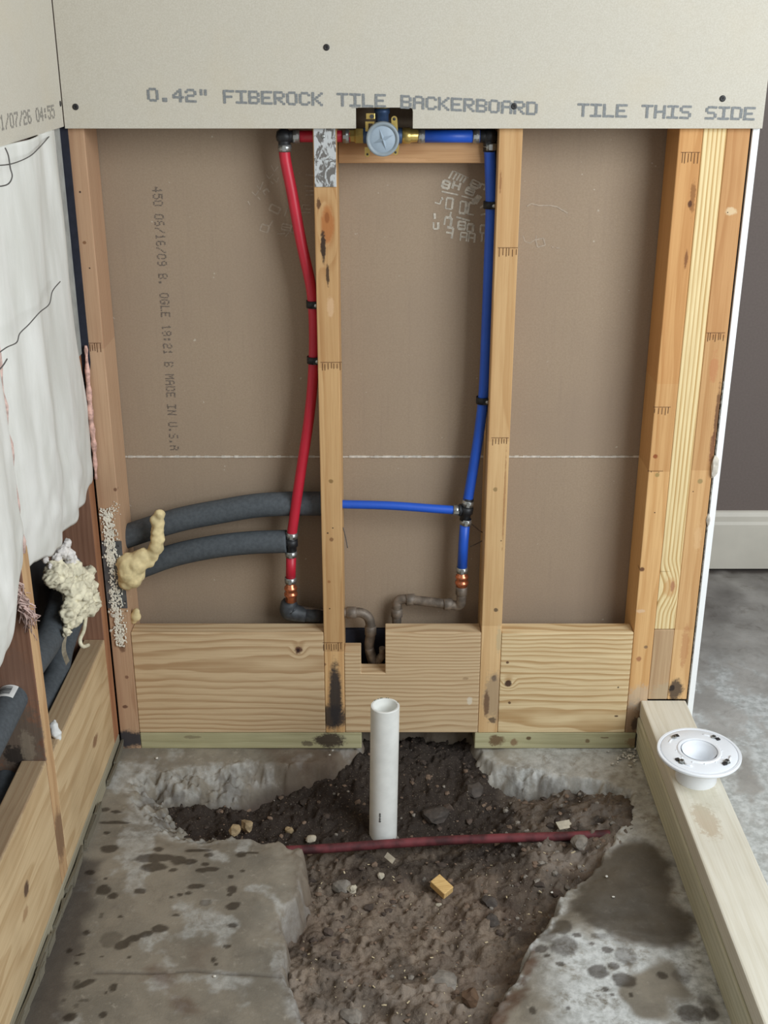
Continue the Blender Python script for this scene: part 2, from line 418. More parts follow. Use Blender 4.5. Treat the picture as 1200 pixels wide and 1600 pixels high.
drops([(50,495,34,14),(235,498,17,10),(220,530,82,15,.08),(310,538,30,18),(345,543,28,10),(220,563,46,16,.12),(385,498,50,7),(425,518,18,9),(545,515,19,15),(410,553,16,7),(418,574,42,9,.1),(550,580,10,6),
 (375,635,32,9,.15),(28,650,26,17),(62,670,18,10),(165,653,20,10),(510,648,20,14),(512,710,28,13,.3),(500,668,10,6),(410,697,24,12,0,.6),(315,668,12,6),(345,662,12,6),(283,678,8,5),(100,855,30,16,.5),(140,832,28,12,.35),
 (185,815,28,10,.4),(240,795,36,13,.15),(55,835,40,25,0,.5),(510,780,18,8,.2),(490,860,16,7,.2),(440,912,10,8),(450,928,9,6),(125,903,7,5),(65,1018,16,12),(25,1118,12,10),(300,745,16,5),(40,435,14,7),(75,355,20,6),
 (70,397,55,6),(30,350,22,9),(505,600,12,6),(590,508,22,5),(290,575,16,7)], 150, 1120, 2.4, .95)
drops([(580,1545,50,30,.3),(860,1525,28,22),(945,1295,32,26),(715,1265,95,22,.6),(640,1265,30,30,0,.6),(720,835,27,17),(575,985,24,16),(670,1020,38,8,.3),(745,340,38,20),(535,1400,20,12,0,.6),(640,1095,20,12),(880,388,18,12),
 (845,690,16,24,0,.6),(1005,705,20,10),(700,1410,45,12,.1,.6),(880,1340,14,12),(635,1450,24,16,0,.5),(850,1040,10,8)], 0, 1300, 5.335, .95)
drops([(610,660,40,25,0,.8),(605,605,27,22,0,.75),(545,662,20,10),(560,622,28,18,0,.6),(755,718,17,9),(710,735,26,17,-.3),(785,760,34,18,-.3),(735,672,17,8),(600,712,11,6),(895,745,15,9),(975,858,32,20),(1035,858,23,17,-.3),(520,847,11,9),
 (730,785,11,5),(805,803,7,5),(710,803,6,4),(750,800,8,4),(625,840,7,5),(560,685,9,5),(650,632,14,6),(690,655,10,4),(790,690,28,22,0,.6),(950,745,24,22,0,.5),(1020,820,24,22,0,.5),(715,632,24,8,0,.6)], 550, 1120, 1.846, .95)
pw = sdf(X, Y, fl([(888,1423),(907,1378),(929,1342),(983,1312),(1021,1322),(1046,1350),(1051,1402),(1082,1442),(1084,1467),(1048,1483),(983,1472),(929,1446)]))
wet = np.maximum(wet, .86*sstep(-.012, .012, pw+(vnoise(X, Y, 40, 12, 4)-.5)*.04))
bl = sdf(X, Y, fl([(122,1335),(162,1345),(146,1420),(128,1480),(114,1530),(96,1640),(20,1640),(40,1570),(64,1500),(84,1440),(106,1385)]))
dark = .8*sstep(-.012, .02, bl+(vnoise(X, Y, 30, 14, 3)-.5)*.03)
dark = np.maximum(dark, crack*.6*(vnoise(X, Y, 40, 33, 2) > .3))
brown = np.zeros(X.shape)
def stain(pts, st, soft, seed):
    global brown
    q = sdf(X, Y, fl(pts)); brown = np.maximum(brown, st*sstep(-soft, soft, q+(vnoise(X, Y, 45, seed, 4)-.5)*.03))
stain([(836,1470),(812,1530),(772,1555),(735,1620),(765,1620),(815,1560),(822,1545),(812,1538),(838,1500)], .9, .008, 21)
stain([(225,1512),(265,1512),(275,1535),(240,1542)], .6, .012, 22); stain([(262,1540),(300,1560),(310,1580),(285,1592),(265,1570)], .6, .012, 23)
stain([(300,1480),(330,1480),(320,1512),(295,1510)], .3, .02, 24)
stain([(400,1165),(560,1165),(620,1200),(450,1195)], .55, .02, 25)
brown = np.maximum(brown, .75*sstep(-.02, .03, d)*sstep(.22, .12, X)*sstep(-.30, -.12, X))   # earth smeared on the broken face
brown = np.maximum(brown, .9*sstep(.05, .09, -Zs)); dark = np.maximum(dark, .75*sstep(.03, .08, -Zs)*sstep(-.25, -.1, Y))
chalk_and_light = np.clip(.95*sstep(.20, .30, X)*(.55+.45*sstep(-.35, -.55, Y)), 0, 1)*sstep(-.05, .06, vnoise(X, Y, 9, 41, 3)-.36)  # right of the slab paler: chalky concrete plus brighter light put into the colour
chalk_and_light = np.maximum(chalk_and_light, .95*sstep(-.018, .0, d)*sstep(.035, .0, d)*np.clip(sstep(.16, .24, X)*.8+sstep(-.2, -.3, X)*.45+sstep(-.45, -.55, Y)*.5, 0, 1)*sstep(.32, .55, vnoise(X, Y, 40, 48, 4, .65)))
chalk_and_light = np.maximum(chalk_and_light, .65*sstep(.40, .56, vnoise(X, Y, 50, 47, 4, .65))*sstep(-.01, .02, d)*sstep(-.06, -.03, Zs)*np.clip(sstep(.16, .24, X)+.7*sstep(-.16, -.24, X), 0, 1))
chalk_and_light = np.maximum(chalk_and_light, .4*sstep(.57, .7, vnoise(X, Y, 24, 43, 4))); dark = np.maximum(dark, .5*sstep(.004, .02, d)*sstep(.48, .62, vnoise(X, Y, 36, 49, 4, .65)))
chalk_and_light *= 1-.85*sstep(-.012, .012, pw); at = np.stack([wet, chalk_and_light, brown, dark], -1).reshape(-1, 4)
floor = grid_obj('floor', X, Y, Zs, FC, concrete_mat('stained_concrete_slab'), at)
structure(floor, 'stained grey concrete slab with a broken-out hole')
# slab beyond the shower: hall side and toward the camera
def coarse(name, x0, x1, y0, y1, mat, hall, st=.012):
    X, Y, f = grid(x0, x1, y0, y1, st); Z = (vnoise(X, Y, 12, 9, 3)-.5)*.003-.002
    at = np.zeros((X.size, 4))
    if hall:
        sm = 1.2*sstep(.40, .58, vnoise(X*2.2, Y, 9, 51, 6, .7))*sstep(.45, .15, Y)*(.55+.45*sstep(.35, .6, vnoise(X, Y, 40, 55, 3)))
        at[:, 1] = np.clip(sm*1.5, 0, 1).ravel()
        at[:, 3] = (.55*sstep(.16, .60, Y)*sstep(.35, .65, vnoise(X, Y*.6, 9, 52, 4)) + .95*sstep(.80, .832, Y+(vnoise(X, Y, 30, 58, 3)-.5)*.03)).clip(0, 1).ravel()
        at[:, 0] = (.12*sstep(.25, .7, Y)).ravel()
    return structure(grid_obj(name, X, Y, Z, f, mat, at))
coarse('floor_hallway', .62, 2.4, -1.0, .84, concrete_mat('hall_concrete', True), True, .008).__setitem__('label', 'rough concrete floor of the hall beyond the curb')
coarse('floor_front', -.62, 2.4, -3.0, -1.0, MATS.get('x') or bpy.data.materials['hall_concrete'], False, .05)
coarse('floor_behind_wall', -.62, .62, .10, .84, bpy.data.materials['hall_concrete'], False, .05)

# ---- earth in the hole
def soil_mat():
    t = NT('dark_damp_earth'); co = t.coord(); at = t.n('ShaderNodeAttribute'); at.attribute_name = 'stain'
    sp = t.n('ShaderNodeSeparateColor'); t.l(at.outputs['Color'], sp.inputs[0])
    n1 = t.noise(co, 14, 5, .65); n2 = t.noise(co, 90, 5, .75); n3 = t.noise(co, 330, 3, .7)
    c = t.mix(t.ramp(n1, .35, .65), lin((116, 103, 91)), lin((144, 128, 112)))
    c = t.mix(t.ramp(n2, .45, .7, 0, .7), c, lin((84, 72, 62)))
    c = t.mix(t.ramp(t.noise(t.vmath('ADD', co, (2, 7, 1)), 6, 4, .6), .45, .65, 0, .6), c, lin((84, 66, 56)))
    c = t.mix(t.math('MULTIPLY', sp.outputs[0], t.ramp(n2, .3, .6, .4, 1)), c, lin((156, 144, 132)))
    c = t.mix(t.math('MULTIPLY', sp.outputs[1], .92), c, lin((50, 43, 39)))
    c = t.mix(t.ramp(n3, .60, .70, 0, .6), c, lin((160, 146, 126)))
    t.bump(t.math('ADD', n2, n3), .6, .004); return t.fin(c, .92, 0, .15)
M['soil'] = soil_mat()
X, Y, FC = grid(-.52, .52, -.98, .086, .003)
def soil_h(X, Y):
    z = -.075+.030*sstep(-.42, -.62, Y)+.050*sstep(-.16, .05, Y)*sstep(-.28, -.1, X)*sstep(.30, .16, X)
    z = z+.036*sstep(.18, .42, X)*sstep(-.40, -.30, Y)*sstep(-.05, -.14, Y)+.02*sstep(.10, .28, X)*sstep(-.5, -.3, Y)
    z = z+.022*sstep(-.2, -.4, X)
    z = z+(vnoise(X, Y, 11, 61, 3)-.5)*.035+(vnoise(X, Y, 46, 62, 4, .6)-.5)*.016+(vnoise(X, Y, 130, 66, 3, .6)-.5)*.010
    cl = vnoise(X, Y, 70, 63, 2); return z+.008*sstep(.60, .75, cl)
Zd = soil_h(X, Y); dh = sdf(X, Y, HOLE)
gr = np.clip(.55*sstep(-.45, -.62, Y)+.9*sstep(.2, .34, X)*sstep(-.45, -.3, Y), 0, 1)*sstep(.35, .6, vnoise(X, Y, 30, 64, 4))
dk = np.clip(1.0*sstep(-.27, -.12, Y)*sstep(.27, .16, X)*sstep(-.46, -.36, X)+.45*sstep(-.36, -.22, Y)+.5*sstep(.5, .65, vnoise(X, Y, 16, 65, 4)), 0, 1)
at = np.stack([gr, dk, 0*gr, 0*gr+1], -1).reshape(-1, 4)
kp = (dh.ravel()[FC].max(1) > -.035)
soil = grid_obj('earth', X, Y, Zd, FC, M['soil'], at, True, kp)
tag(soil, 'dark damp earth exposed inside the broken-out hole', 'earth', None, 'stuff')
def sz(x, y):
    return float(soil_h(np.array([[x]]), np.array([[y]]))[0, 0])

# ---- drywall behind the studs
dw = bpy.data.objects.new('wall_back', None); col.objects.link(dw); dw.location = (0, BACK, 0); structure(dw, 'brown paper back of drywall seen between the studs')
ZS = 0.579; ZB = 0.222
p_up = MB().box(-.62, .586, BACK, BACK+.0127, ZS+.0012, 2.42).build('drywall_panel', M['drywall'], dw)
p_lo = MB().box(-.62, .586, BACK, BACK+.0127, ZB, ZS-.0012).build('drywall_panel', M['drywall'], dw)
MB().box(-.62, .586, BACK+.013, BACK+.02, 0.0, 2.42).build('hall_side_skin', M['hallwall'], dw)
MB().box(-.62, .586, BACK-.006, BACK+.012, -.02, ZB-.002).build('dark_backing', M['felt'], dw)
mb = MB(); rr = random.Random(4); n = 150
for i in range(n):
    x = -.60+1.18*i/n; h = .0012+rr.random()*.0016
    mb.box(x, x+1.18/n, BACK-.0012-rr.random()*.0012, BACK+.0002, ZS-h*.5, ZS+h)
mb.build('torn_paper_edge', plain('torn_white_paper_edge', (206, 198, 186), .9, 0, .15, 100), dw)
# print on the brown paper
a = YP(238, 292, BACK); b = YP(266, 705, BACK); dv = (b-a); L = dv.length; dv.normalize()
upv = Vector((1, 0, 0)); txt = '450 06/16/09 B. OGLE 18:21 B MADE IN U.S.A'
lettering(txt, a+Vector((0, -.0002, 0)), dv, upv-dv*upv.dot(dv), L/len(txt), .0165, (0, -1, 0), .92, .0004, .78, .04).build('printed_date_code', M['ink3'], p_up)
def glyphs(items, ox, oy, sc, mat, name, w=.0017):
    mb = MB(); rr = random.Random(5)
    def P(x, y): return YP(ox+x/sc, oy+y/sc, BACK)+Vector((0, -.0004-.00003*(len(mb.f) % 23), 0))
    for it in items:
        if it[0] == 'l':
            mb.ribbon([P(x, y) for x, y in it[1]], it[2] if len(it) > 2 else w, (0, -1, 0))
        else:   # worn box-shaped character
            _, cx, cy, bw, bh, ang, sides = it; ca, sa = math.cos(ang), math.sin(ang)
            cs = [(-bw/2, -bh/2), (bw/2, -bh/2), (bw/2, bh/2), (-bw/2, bh/2)]
            cs = [(cx+x*ca-y*sa, cy+x*sa+y*ca) for x, y in cs]
            for k in range(4):
                if str(k) in sides: mb.ribbon([P(*cs[k]), P(*cs[(k+1) % 4])], w*rr.uniform(.7, 1.5), (0, -1, 0))
            if 'm' in sides: mb.ribbon([P((cs[0][0]+cs[3][0])/2, (cs[0][1]+cs[3][1])/2), P((cs[1][0]+cs[2][0])/2, (cs[1][1]+cs[2][1])/2)], w, (0, -1, 0))
    return mb.build(name, mat, p_up)
S = [('l', [(240-i*0, 185), (205, 245)]) for i in range(1)]+[('l', [(245+i*24, 190+i*12), (212+i*26, 245+i*8)]) for i in range(1, 5)]+[('l', [(245, 185), (360, 240)], .0012)]
S += [('b', 185, 292, 52, 55, .3, '0123m'), ('b', 265, 300, 50, 62, .3, '13m'), ('l', [(150, 345), (280, 372)], .0026), ('b', 412, 288, 62, 50, .45, '0123m'), ('b', 372, 345, 66, 45, .4, '0123m'),
      ('l', [(455, 380), (415, 440)], .006), ('l', [(440, 375), (390, 425)], .005), ('l', [(305, 380), (410, 408)], .0022), ('b', 210, 440, 50, 84, .12, '0123'), ('b', 316, 470, 46, 92, .12, '0123'), ('b', 383, 480, 48, 90, .15, '023'),
      ('b', 122, 420, 42, 36, .3, '12'), ('l', [(150, 390), (160, 410)]), ('l', [(265, 545), (372, 575)], .003), ('l', [(95, 515), (97, 560)], .004), ('b', 105, 612, 36, 52, 0, '123'), ('b', 200, 580, 50, 60, .15, '013'),
      ('b', 210, 668, 50, 82, .15, '01m'), ('l', [(225, 505), (215, 545)]), ('b', 308, 610, 56, 56, .1, '0123m'), ('b', 373, 630, 44, 56, .1, '0123'), ('b', 322, 700, 48, 66, .1, '013m'), ('b', 385, 708, 46, 70, .1, '013m'),
      ('b', 470, 640, 34, 60, .1, '023'), ('b', 480, 705, 30, 70, .1, '13'), ('l', [(450, 475), (490, 445)]), ('l', [(455, 530), (495, 520)]), ('b', 470, 310, 40, 40, .4, '013')]
glyphs(S, 660, 230, 5, M['whiteink'], 'worn_white_stamp', .0031)
glyphs([('l', [(785, 690), (800, 735), (840, 750), (885, 720), (890, 690)]), ('b', 922, 745, 62, 58, -.25, '0123'), ('l', [(815, 462), (850, 440), (900, 452)], .0022), ('l', [(900, 455), (1000, 455), (1050, 465), (1135, 515)], .0022), ('l', [(1010, 780), (1025, 782)]), ('l', [(1045, 785), (1070, 788)])], 660, 230, 5, M['whiteink2'], 'worn_white_stamp')
S = [('b', 375, 610, 100, 62, .45, '0123'), ('b', 275, 800, 76, 66, .3, '0123'), ('l', [(355, 725), (325, 775)]), ('b', 490, 790, 90, 56, .2, '0123m'), ('b', 560, 810, 50, 60, .2, '0123'), ('l', [(400, 855), (480, 850)]), ('l', [(480, 880), (515, 840)]),
     ('b', 690, 590, 85, 40, .05, '023'), ('l', [(630, 645), (730, 645)]), ('l', [(290, 270), (320, 310), (360, 265)]), ('l', [(340, 180), (370, 240), (410, 190)]), ('l', [(335, 335), (360, 360)]), ('l', [(360, 310), (395, 345), (410, 300)]), ('l', [(150, 440), (185, 475), (215, 430)]),
     ('l', [(200, 380), (230, 420), (260, 340)]), ('b', 290, 440, 50, 40, -.6, '013'), ('l', [(205, 490), (235, 520)]), ('l', [(110, 530), (130, 570)]), ('l', [(470, 680), (500, 600)]), ('b', 720, 330, 90, 110, .1, '012'), ('l', [(680, 430), (760, 430)]), ('l', [(680, 470), (760, 468)])]
glyphs(S, 370, 230, 6.316, M['whiteink2'], 'faint_white_stamp', .0021)
# wall end, hall wall and its baseboard, left sheathing
we = MB().box(.5885, .5995, -.002, BACK+.02, .0, 2.42).build('wall_end', M['gypsum'], None, .0008); structure(we, 'white raw drywall edge capping the end of the framed wall')
mb = MB(); rr = random.Random(19)
for k in range(120):
    z = .13+.62*k/120; a_ = .0004+rr.random()*.0012; mb.box(.5866+rr.random()*.0008, .5880+a_*.6, .0002-a_, .03, z, z+.62/120)
mb.build('torn_grey_paper', plain('torn_grey_paper', (150, 146, 138), .9, 0, .35, 120), we)
MB().box(.5859, .5884, .004, .085, .113, 2.42).build('dark_gap', M['void'], we)
mb = MB()
mb.rock(YP(1117, 728, -.002), (.006, .006, .022), 3, .5); mb.rock(YP(1107, 812, 0), (.004, .005, .012), 4, .5)
mb.build('torn_joint_compound', plain('joint_compound', (206, 198, 184), .9, 0, .15, 90), we)
hw = MB().box(.3, 3.0, .84, .86, 0, 2.42).build('wall_hallway', M['hallwall']); structure(hw, 'dark taupe hall wall beyond the doorway')
mb = MB(); prof = [(.0, .004), (.014, .004), (.014, .128), (.011, .136), (.011, .150), (.005, .160), (.0, .163)]
mb.add([(.3, .84-a, z) for a, z in prof]+[(3.0, .84-a, z) for a, z in prof], [(i, i+1, 8+i, 7+i) for i in range(6)]+[tuple(range(7)), tuple(range(13, 6, -1))])
bb = mb.build('baseboard_hallway', M['cream']); structure(bb, 'cream painted baseboard along the taupe hall wall')
wl = MB().box(-.625, -.610, -1.6, .12, -.02, 2.42).build('wall_left', M['void']); structure(wl, 'dark sheathing behind the left framing')

# ================================================================== FRAMING
def sp(px, py, rx, rz, colr, st, rag, o, y=0.0, ry=.03, knot=False):
    p = YP(px, py, y)-Vector(o); return ((p.x, p.y, p.z), (rx, ry, rz), colr, st, rag)+(('knot',) if knot else ())
ORA = ((222, 182, 130), (188, 138, 86))
def stud(x0, x1, y0, y1, z0, z1, label, early, late, seed, spots=(), segs=(), freq=150, pith=None, name='wall_stud', warp=.012, dirt=.10, mixs=.5, cat='stud'):
    o = ((x0+x1)/2, (y0+y1)/2, z0)
    sps = [sp(*s[:7], o, *s[7:]) for s in spots]
    m = wood('wood_%s_%d' % (name, seed), early, late, 'z', freq, pith or (.03, .09, 0), warp, seed, mixs, sps, [(YP(600, z, 0).z-z0, t) for z, t in segs], dirt=dirt)
    ob = MB().box(x0, x1, y0, y1, z0, z1).build(name, m, None, .0018); tag(ob, label, cat, 'studs of the back wall' if cat == 'stud' else None); return ob
K = (44, 34, 30)
s_left = stud(-.517, -.479, 0, BACK-.001, 0.0, 2.42, 'aged reddish corner stud beside the white insulation, foot painted black', (196, 162, 130), (164, 124, 94), 1,
     [(196, 1155, .05, .022, (52, 54, 60), .95, .25), (125, 300, .002, .002, K, .9, .1), (140, 419, .0016, .0016, K, .9, .1), (132, 379, .0035, .003, (120, 80, 50), .8, .2), (180, 765, .004, .004, (110, 74, 56), .8, .2), (198, 1058, .004, .004, (110, 72, 56), .7, .2), (191, 1012, .007, .011, (98, 66, 48), .7, .3), (195, 1104, .006, .004, (92, 58, 46), .8, .3)],
     [(545, (225, 212, 206))])
s_two = stud(-.114, -.076, 0, BACK-.001, .037, 2.42, 'tan stud with zinc plate at its top and black charred-looking foot', ORA[0], ORA[1], 2,
     [(512, 352, .012, .036, (168, 104, 56), .85, .06, 0, .03, True), (511, 340, .0045, .010, (132, 76, 40), .7, .1), (498, 318, .004, .010, (74, 46, 32), .8, .4), (505, 385, .0045, .026, (50, 38, 32), .95, .45), (512, 430, .003, .02, (58, 42, 32), .9, .4), (517, 752, .0045, .0045, (128, 100, 58), .8, .2), (518, 843, .0045, .0045, (130, 92, 60), .85, .2), (512, 833, .0018, .0016, K, .9, .1), (520, 825, .0016, .0014, K, .9, .1),
      (514, 909, .003, .003, (150, 96, 58), .7, .2), (515, 951, .0016, .0016, K, .8, .1), (524, 1090, .014, .085, (48, 46, 48), .95, .18), (520, 1120, .030, .030, (54, 50, 50), .92, .25), (507, 1038, .004, .003, (120, 80, 54), .7, .3), (516, 480, .006, .02, (212, 176, 140), .6, .4)],
     [(1018, (196, 190, 186)), (575, (228, 220, 215))])
s_three = stud(.184, .222, 0, BACK-.001, .037, 2.42, 'tan stud with the blue pipe clipped along its left side', (228, 192, 142), (196, 150, 98), 3,
     [(774, 765, .0045, .0045, (140, 116, 76), .8, .2), (775, 953, .0045, .0045, (100, 82, 62), .9, .15), (783, 845, .0014, .0014, K, .9, .1), (772, 1060, .0055, .008, (74, 56, 48), .9, .3), (772, 1090, .024, .060, (150, 132, 112), .6, .3), (769, 1125, .008, .008, (82, 68, 58), .8, .4), (760, 1100, .006, .03, (104, 76, 58), .8, .3), (787, 1100, .005, .03, (96, 72, 56), .7, .4), (782, 285, .002, .018, (140, 96, 60), .7, .4), (780, 1000, .006, .03, (196, 176, 138), .7, .3), (788, 780, .0018, .10, (150, 104, 66), .6, .4)],
     [(978, (212, 204, 194)), (690, (232, 222, 214)), (398, (250, 244, 240))])
s_r1 = stud(.472, .510, 0, BACK-.001, .037, 2.42, 'stained amber stud at the right, beside the pale new stud', (224, 180, 124), (190, 136, 80), 4,
     [(1003, 890, .005, .005, (92, 56, 40), .9, .3), (1009, 1011, .004, .004, (120, 96, 76), .8, .2), (1024, 713, .0045, .004, (140, 74, 40), .9, .3), (1027, 742, .0045, .0045, (150, 128, 78), .8, .2), (1023, 801, .0014, .0014, K, .9, .1), (1082, 310, .005, .028, (138, 92, 52), .8, .5), (1078, 318, .004, .006, (84, 52, 36), .9, .3), (1072, 405, .003, .018, (116, 72, 44), .8, .4),
      (990, 1125, .03, .045, (120, 100, 84), .8, .35), (992, 1132, .008, .018, (76, 60, 50), .85, .4), (1000, 1090, .03, .03, (190, 178, 160), .55, .4), (998, 1030, .006, .006, (150, 90, 66), .7, .4), (1000, 955, .01, .004, (220, 190, 160), .6, .4)],
     [(737, (216, 200, 188)), (600, (246, 230, 214))])
s_r2 = stud(.510, .548, 0, BACK-.001, .2655, 2.42, 'pale new yellow pine stud with bold grain between two older studs', (236, 214, 164), (186, 146, 88), 5,
     [(1047, 918, .014, .022, (200, 150, 96), .6, .15, 0, .05, True), (1051, 916, .0045, .012, (172, 120, 88), .8, .2), (1033, 893, .02, .0006, (120, 86, 50), .8, .05)], (), 150, (.22, .06, 0), 'wall_stud', .005, .03, .95)
s_blk = stud(.510, .548, 0, BACK-.001, .1124, .2645, 'short grey-tan filler block below the pale new stud', (194, 164, 128), (158, 122, 88), 6, [(1040, 1085, .03, .03, (176, 164, 140), .5, .4), (1030, 1096, .016, .004, (90, 80, 70), .8, .4)], name='filler_block', cat='block')
s_r3 = stud(.548, .5856, 0, BACK-.001, .1124, 2.42, 'amber stud at the wall end with a dark burnt knot at its foot', (224, 184, 132), (192, 142, 90), 7,
     [(1056, 1078, .016, .026, (88, 74, 62), .95, .35), (1050, 1075, .006, .007, (44, 38, 36), .9, .3), (1142, 330, .010, .007, (222, 200, 162), .7, .3), (1137, 332, .0012, .0012, K, .9, .1), (1115, 575, .008, .03, (186, 124, 84), .6, .5), (1120, 650, .004, .06, (96, 62, 44), .8, .4), (1113, 700, .005, .03, (120, 78, 56), .8, .4), (1094, 752, .005, .005, (150, 130, 86), .8, .2), (1083, 768, .0013, .0013, K, .9, .1), (1090, 840, .007, .03, (220, 180, 132), .6, .5), (1070, 1010, .008, .05, (176, 116, 76), .5, .4)],
     [(984, (226, 212, 200)), (735, (214, 200, 190)), (528, (244, 226, 214))])
# saw-toothed finger joints show as small dark marks on the faces
MK = plain('finger_joint_line', (96, 64, 38), .9)
def joint(parent, x0, x1, row, n=6, h=16):
    mb = MB(); rr = random.Random(row)
    for k in range(n):
        px = x0+(x1-x0)*(k+.5)/n+rr.uniform(-.8, .8); a = YP(px, row+rr.uniform(0, 3), 0); b = YP(px-.5, row+h*rr.uniform(.7, 1), 0)
        mb.box(a.x-.00045, a.x+.00045, -.0006, .001, b.z, a.z)
    a = YP(x0, row, 0); b = YP(x1, row, 0); mb.box(a.x, b.x, -.0005, .001, a.z-.0004, a.z+.0004)
    mb.build('finger_joint', MK, parent)
joint(s_left, 134, 158, 536); joint(s_two, 501, 534, 566, 7, 13); joint(s_two, 504, 535, 1004, 8, 14); joint(s_three, 778, 809, 387, 6, 15); joint(s_three, 768, 795, 684, 6, 12); joint(s_r1, 1064, 1094, 238, 6, 18); joint(s_r1, 1021, 1048, 636, 5, 13); joint(s_r3, 1104, 1133, 520, 7, 14); joint(s_r1, 1012, 1036, 736, 2, 2)
# boards between the studs
PI1 = ((214, 188, 150), (174, 140, 102))
BT = .2585
def board(x0, x1, label, seed, spots=(), poly=None, early=PI1[0], late=PI1[1], freq=110, pith=None, warp=.02):
    o = ((x0+x1)/2, .019, .0375); sps = [sp(*s[:7], o, *s[7:]) for s in spots]
    m = wood('pine_board_%d' % seed, early, late, 'x', freq, pith or (0, .05, .06), warp, seed, .85, sps, lenf=2.6, dirt=.06)
    poly = poly or [(x0, .0375), (x1, .0375), (x1, BT), (x0, BT)]
    return tag(MB().prism_xz(poly, 0.0, .038).build('blocking_board', m, None, .0015, (o[0], o[1], o[2])), label, 'board', 'low pine boards between the studs')
b1 = board(-.4785, -.1145, 'wide pine board low in the left bay, with one dark knot', 11, [(467, 1016, .008, .009, (84, 50, 40), .9, .4, 0, .03, True), (466, 1016, .004, .005, (44, 28, 28), .9, .3)], freq=95, pith=(0, .045, .15))
nx0, nx1 = YP(564, 1052, 0).x, YP(602, 1052, 0).x; nz0, nz1 = YP(580, 1052, 0).z, YP(550, 1019, 0).z
b2 = board(-.0755, .1835, 'notched pine board in the middle bay behind the white standpipe', 12, [(734, 1095, .006, .010, (226, 216, 196), .7, .3), (728, 1060, .006, .003, (140, 110, 76), .5, .5)],
   [(-.0755, .0375), (.1835, .0375), (.1835, BT), (nx1, BT), (nx1, nz0), (nx0, nz0), (nx0, nz1), (-.0755, nz1)], freq=135, pith=(0, .06, -.03))
b3 = board(.2225, .4715, 'bright pine board in the right bay with knots at its left end', 13, [(794, 1068, .008, .008, (70, 44, 36), .95, .3, 0, .03, True), (796, 1098, .003, .003, (96, 70, 50), .9, .3), (793, 1035, .003, .003, (90, 60, 44), .9, .3), (966, 1074, .002, .002, (70, 52, 40), .9, .2), (963, 1119, .004, .0022, (84, 60, 46), .9, .3)], None, (228, 204, 160), (180, 142, 94), 118, (0, .07, .03))
TR = ((190, 184, 146), (156, 148, 110))
def plate(x0, x1, y0, y1, axis, label, seed, spots=(), z1=.0365):
    o = ((x0+x1)/2, (y0+y1)/2, 0.0); sps = [sp(*s[:7], o, *s[7:]) for s in spots]
    m = wood('treated_%d' % seed, TR[0], TR[1], axis, 150, (0, .03, .05) if axis == 'x' else (.05, 0, .05), .012, seed, .5, sps, dirt=.35)
    return tag(MB().box(x0, x1, y0, y1, 0.0, z1).build('sill_plate', m, None, .002), label, 'sill plate')
plate(-.4785, -.044, .0005, BACK-.001, 'x', 'greenish treated sill plate under the left bay, dark burn near its end', 21, [(515, 1157, .032, .018, (66, 54, 48), .92, .4), (300, 1152, .02, .004, (120, 108, 84), .6, .4), (480, 1162, .012, .008, (84, 70, 60), .7, .5)])
plate(.178, .4945, .0005, BACK-.001, 'x', 'greenish treated sill plate under the right bay, with brown stains', 22, [(776, 1157, .018, .013, (112, 88, 62), .9, .4), (803, 1160, .008, .009, (134, 106, 78), .85, .4), (826, 1154, .006, .005, (92, 70, 46), .9, .3), (918, 1158, .005, .005, (110, 86, 60), .8, .3), (945, 1153, .010, .002, (110, 88, 64), .8, .4), (990, 1160, .016, .012, (146, 118, 88), .8, .4)])
hd = MB().box(-.0755, .1835, .047, .085, 1.1085, 1.1505)
hm = wood('header_wood', (190, 148, 106), (152, 108, 70), 'x', 120, (0, .06, .03), .012, 31, .5, [((-.02, -.02, .005), (.05, .02, .003), (204, 160, 118), .5, .4)], dirt=.3)
tag(hd.build('blocking_board', hm, None, .0015), 'horizontal wood block across the middle bay behind the shower valve', 'board')
# left wall framing
def lw(x0, x1, y0, y1, z0, z1, axis, label, seed, name, cat, early, late, spots=(), pith=None, freq=130, warp=.015):
    o = Vector(((x0+x1)/2, (y0+y1)/2, z0)); sps = [((Vector(c)-o)[:], r, k, s, g) for c, r, k, s, g in spots]
    m = wood('left_wood_%d' % seed, early, late, axis, freq, pith or (-.05, .03, .05), warp, seed, .55, sps, dirt=.3)
    ob = MB().box(x0, x1, y0, y1, z0, z1).build(name, m, None, .0018)
    if name == 'wall_stud':     # weathered side face
        ob.data.materials.append(wood('left_side_%d' % seed, (150, 112, 90), (118, 80, 62), axis, 130, pith or (-.05, .03, .05), warp, seed+3, .5, sps, dirt=.45))
        for pl in ob.data.polygons:
            if pl.normal.y < -.9: pl.material_index = 1
    return tag(ob, label, cat, 'lumber framing of the left wall')
lw(-.608, XL, -.038, -.0012, .037, 2.42, 'z', 'reddish end stud of the left wall behind the pale foam clump', 41, 'wall_stud', 'stud', (172, 122, 88), (134, 86, 58))
def CB(px, py, xx=XL): return XP(px, py, xx)[:]
lw(-.608, XL, -.443, -.405, .037, 2.42, 'z', 'weathered left-wall stud in front of the dark pipes, its side crumbly', 42, 'wall_stud', 'stud', (214, 178, 134), (176, 132, 92),
   [((-.565, -.443, .315), (.05, .012, .085), (112, 100, 88), .85, .5), ((-.565, -.443, .285), (.022, .012, .02), (54, 48, 44), .9, .6), ((-.545, -.443, .30), (.012, .012, .03), (150, 136, 118), .7, .6), ((-.55, -.443, .42), (.03, .01, .06), (134, 104, 88), .6, .5), ((-.548, -.443, .385), (.006, .01, .003), (214, 200, 184), .8, .4), ((-.519, -.425, .12), (.012, .03, .05), (124, 96, 74), .8, .3)])
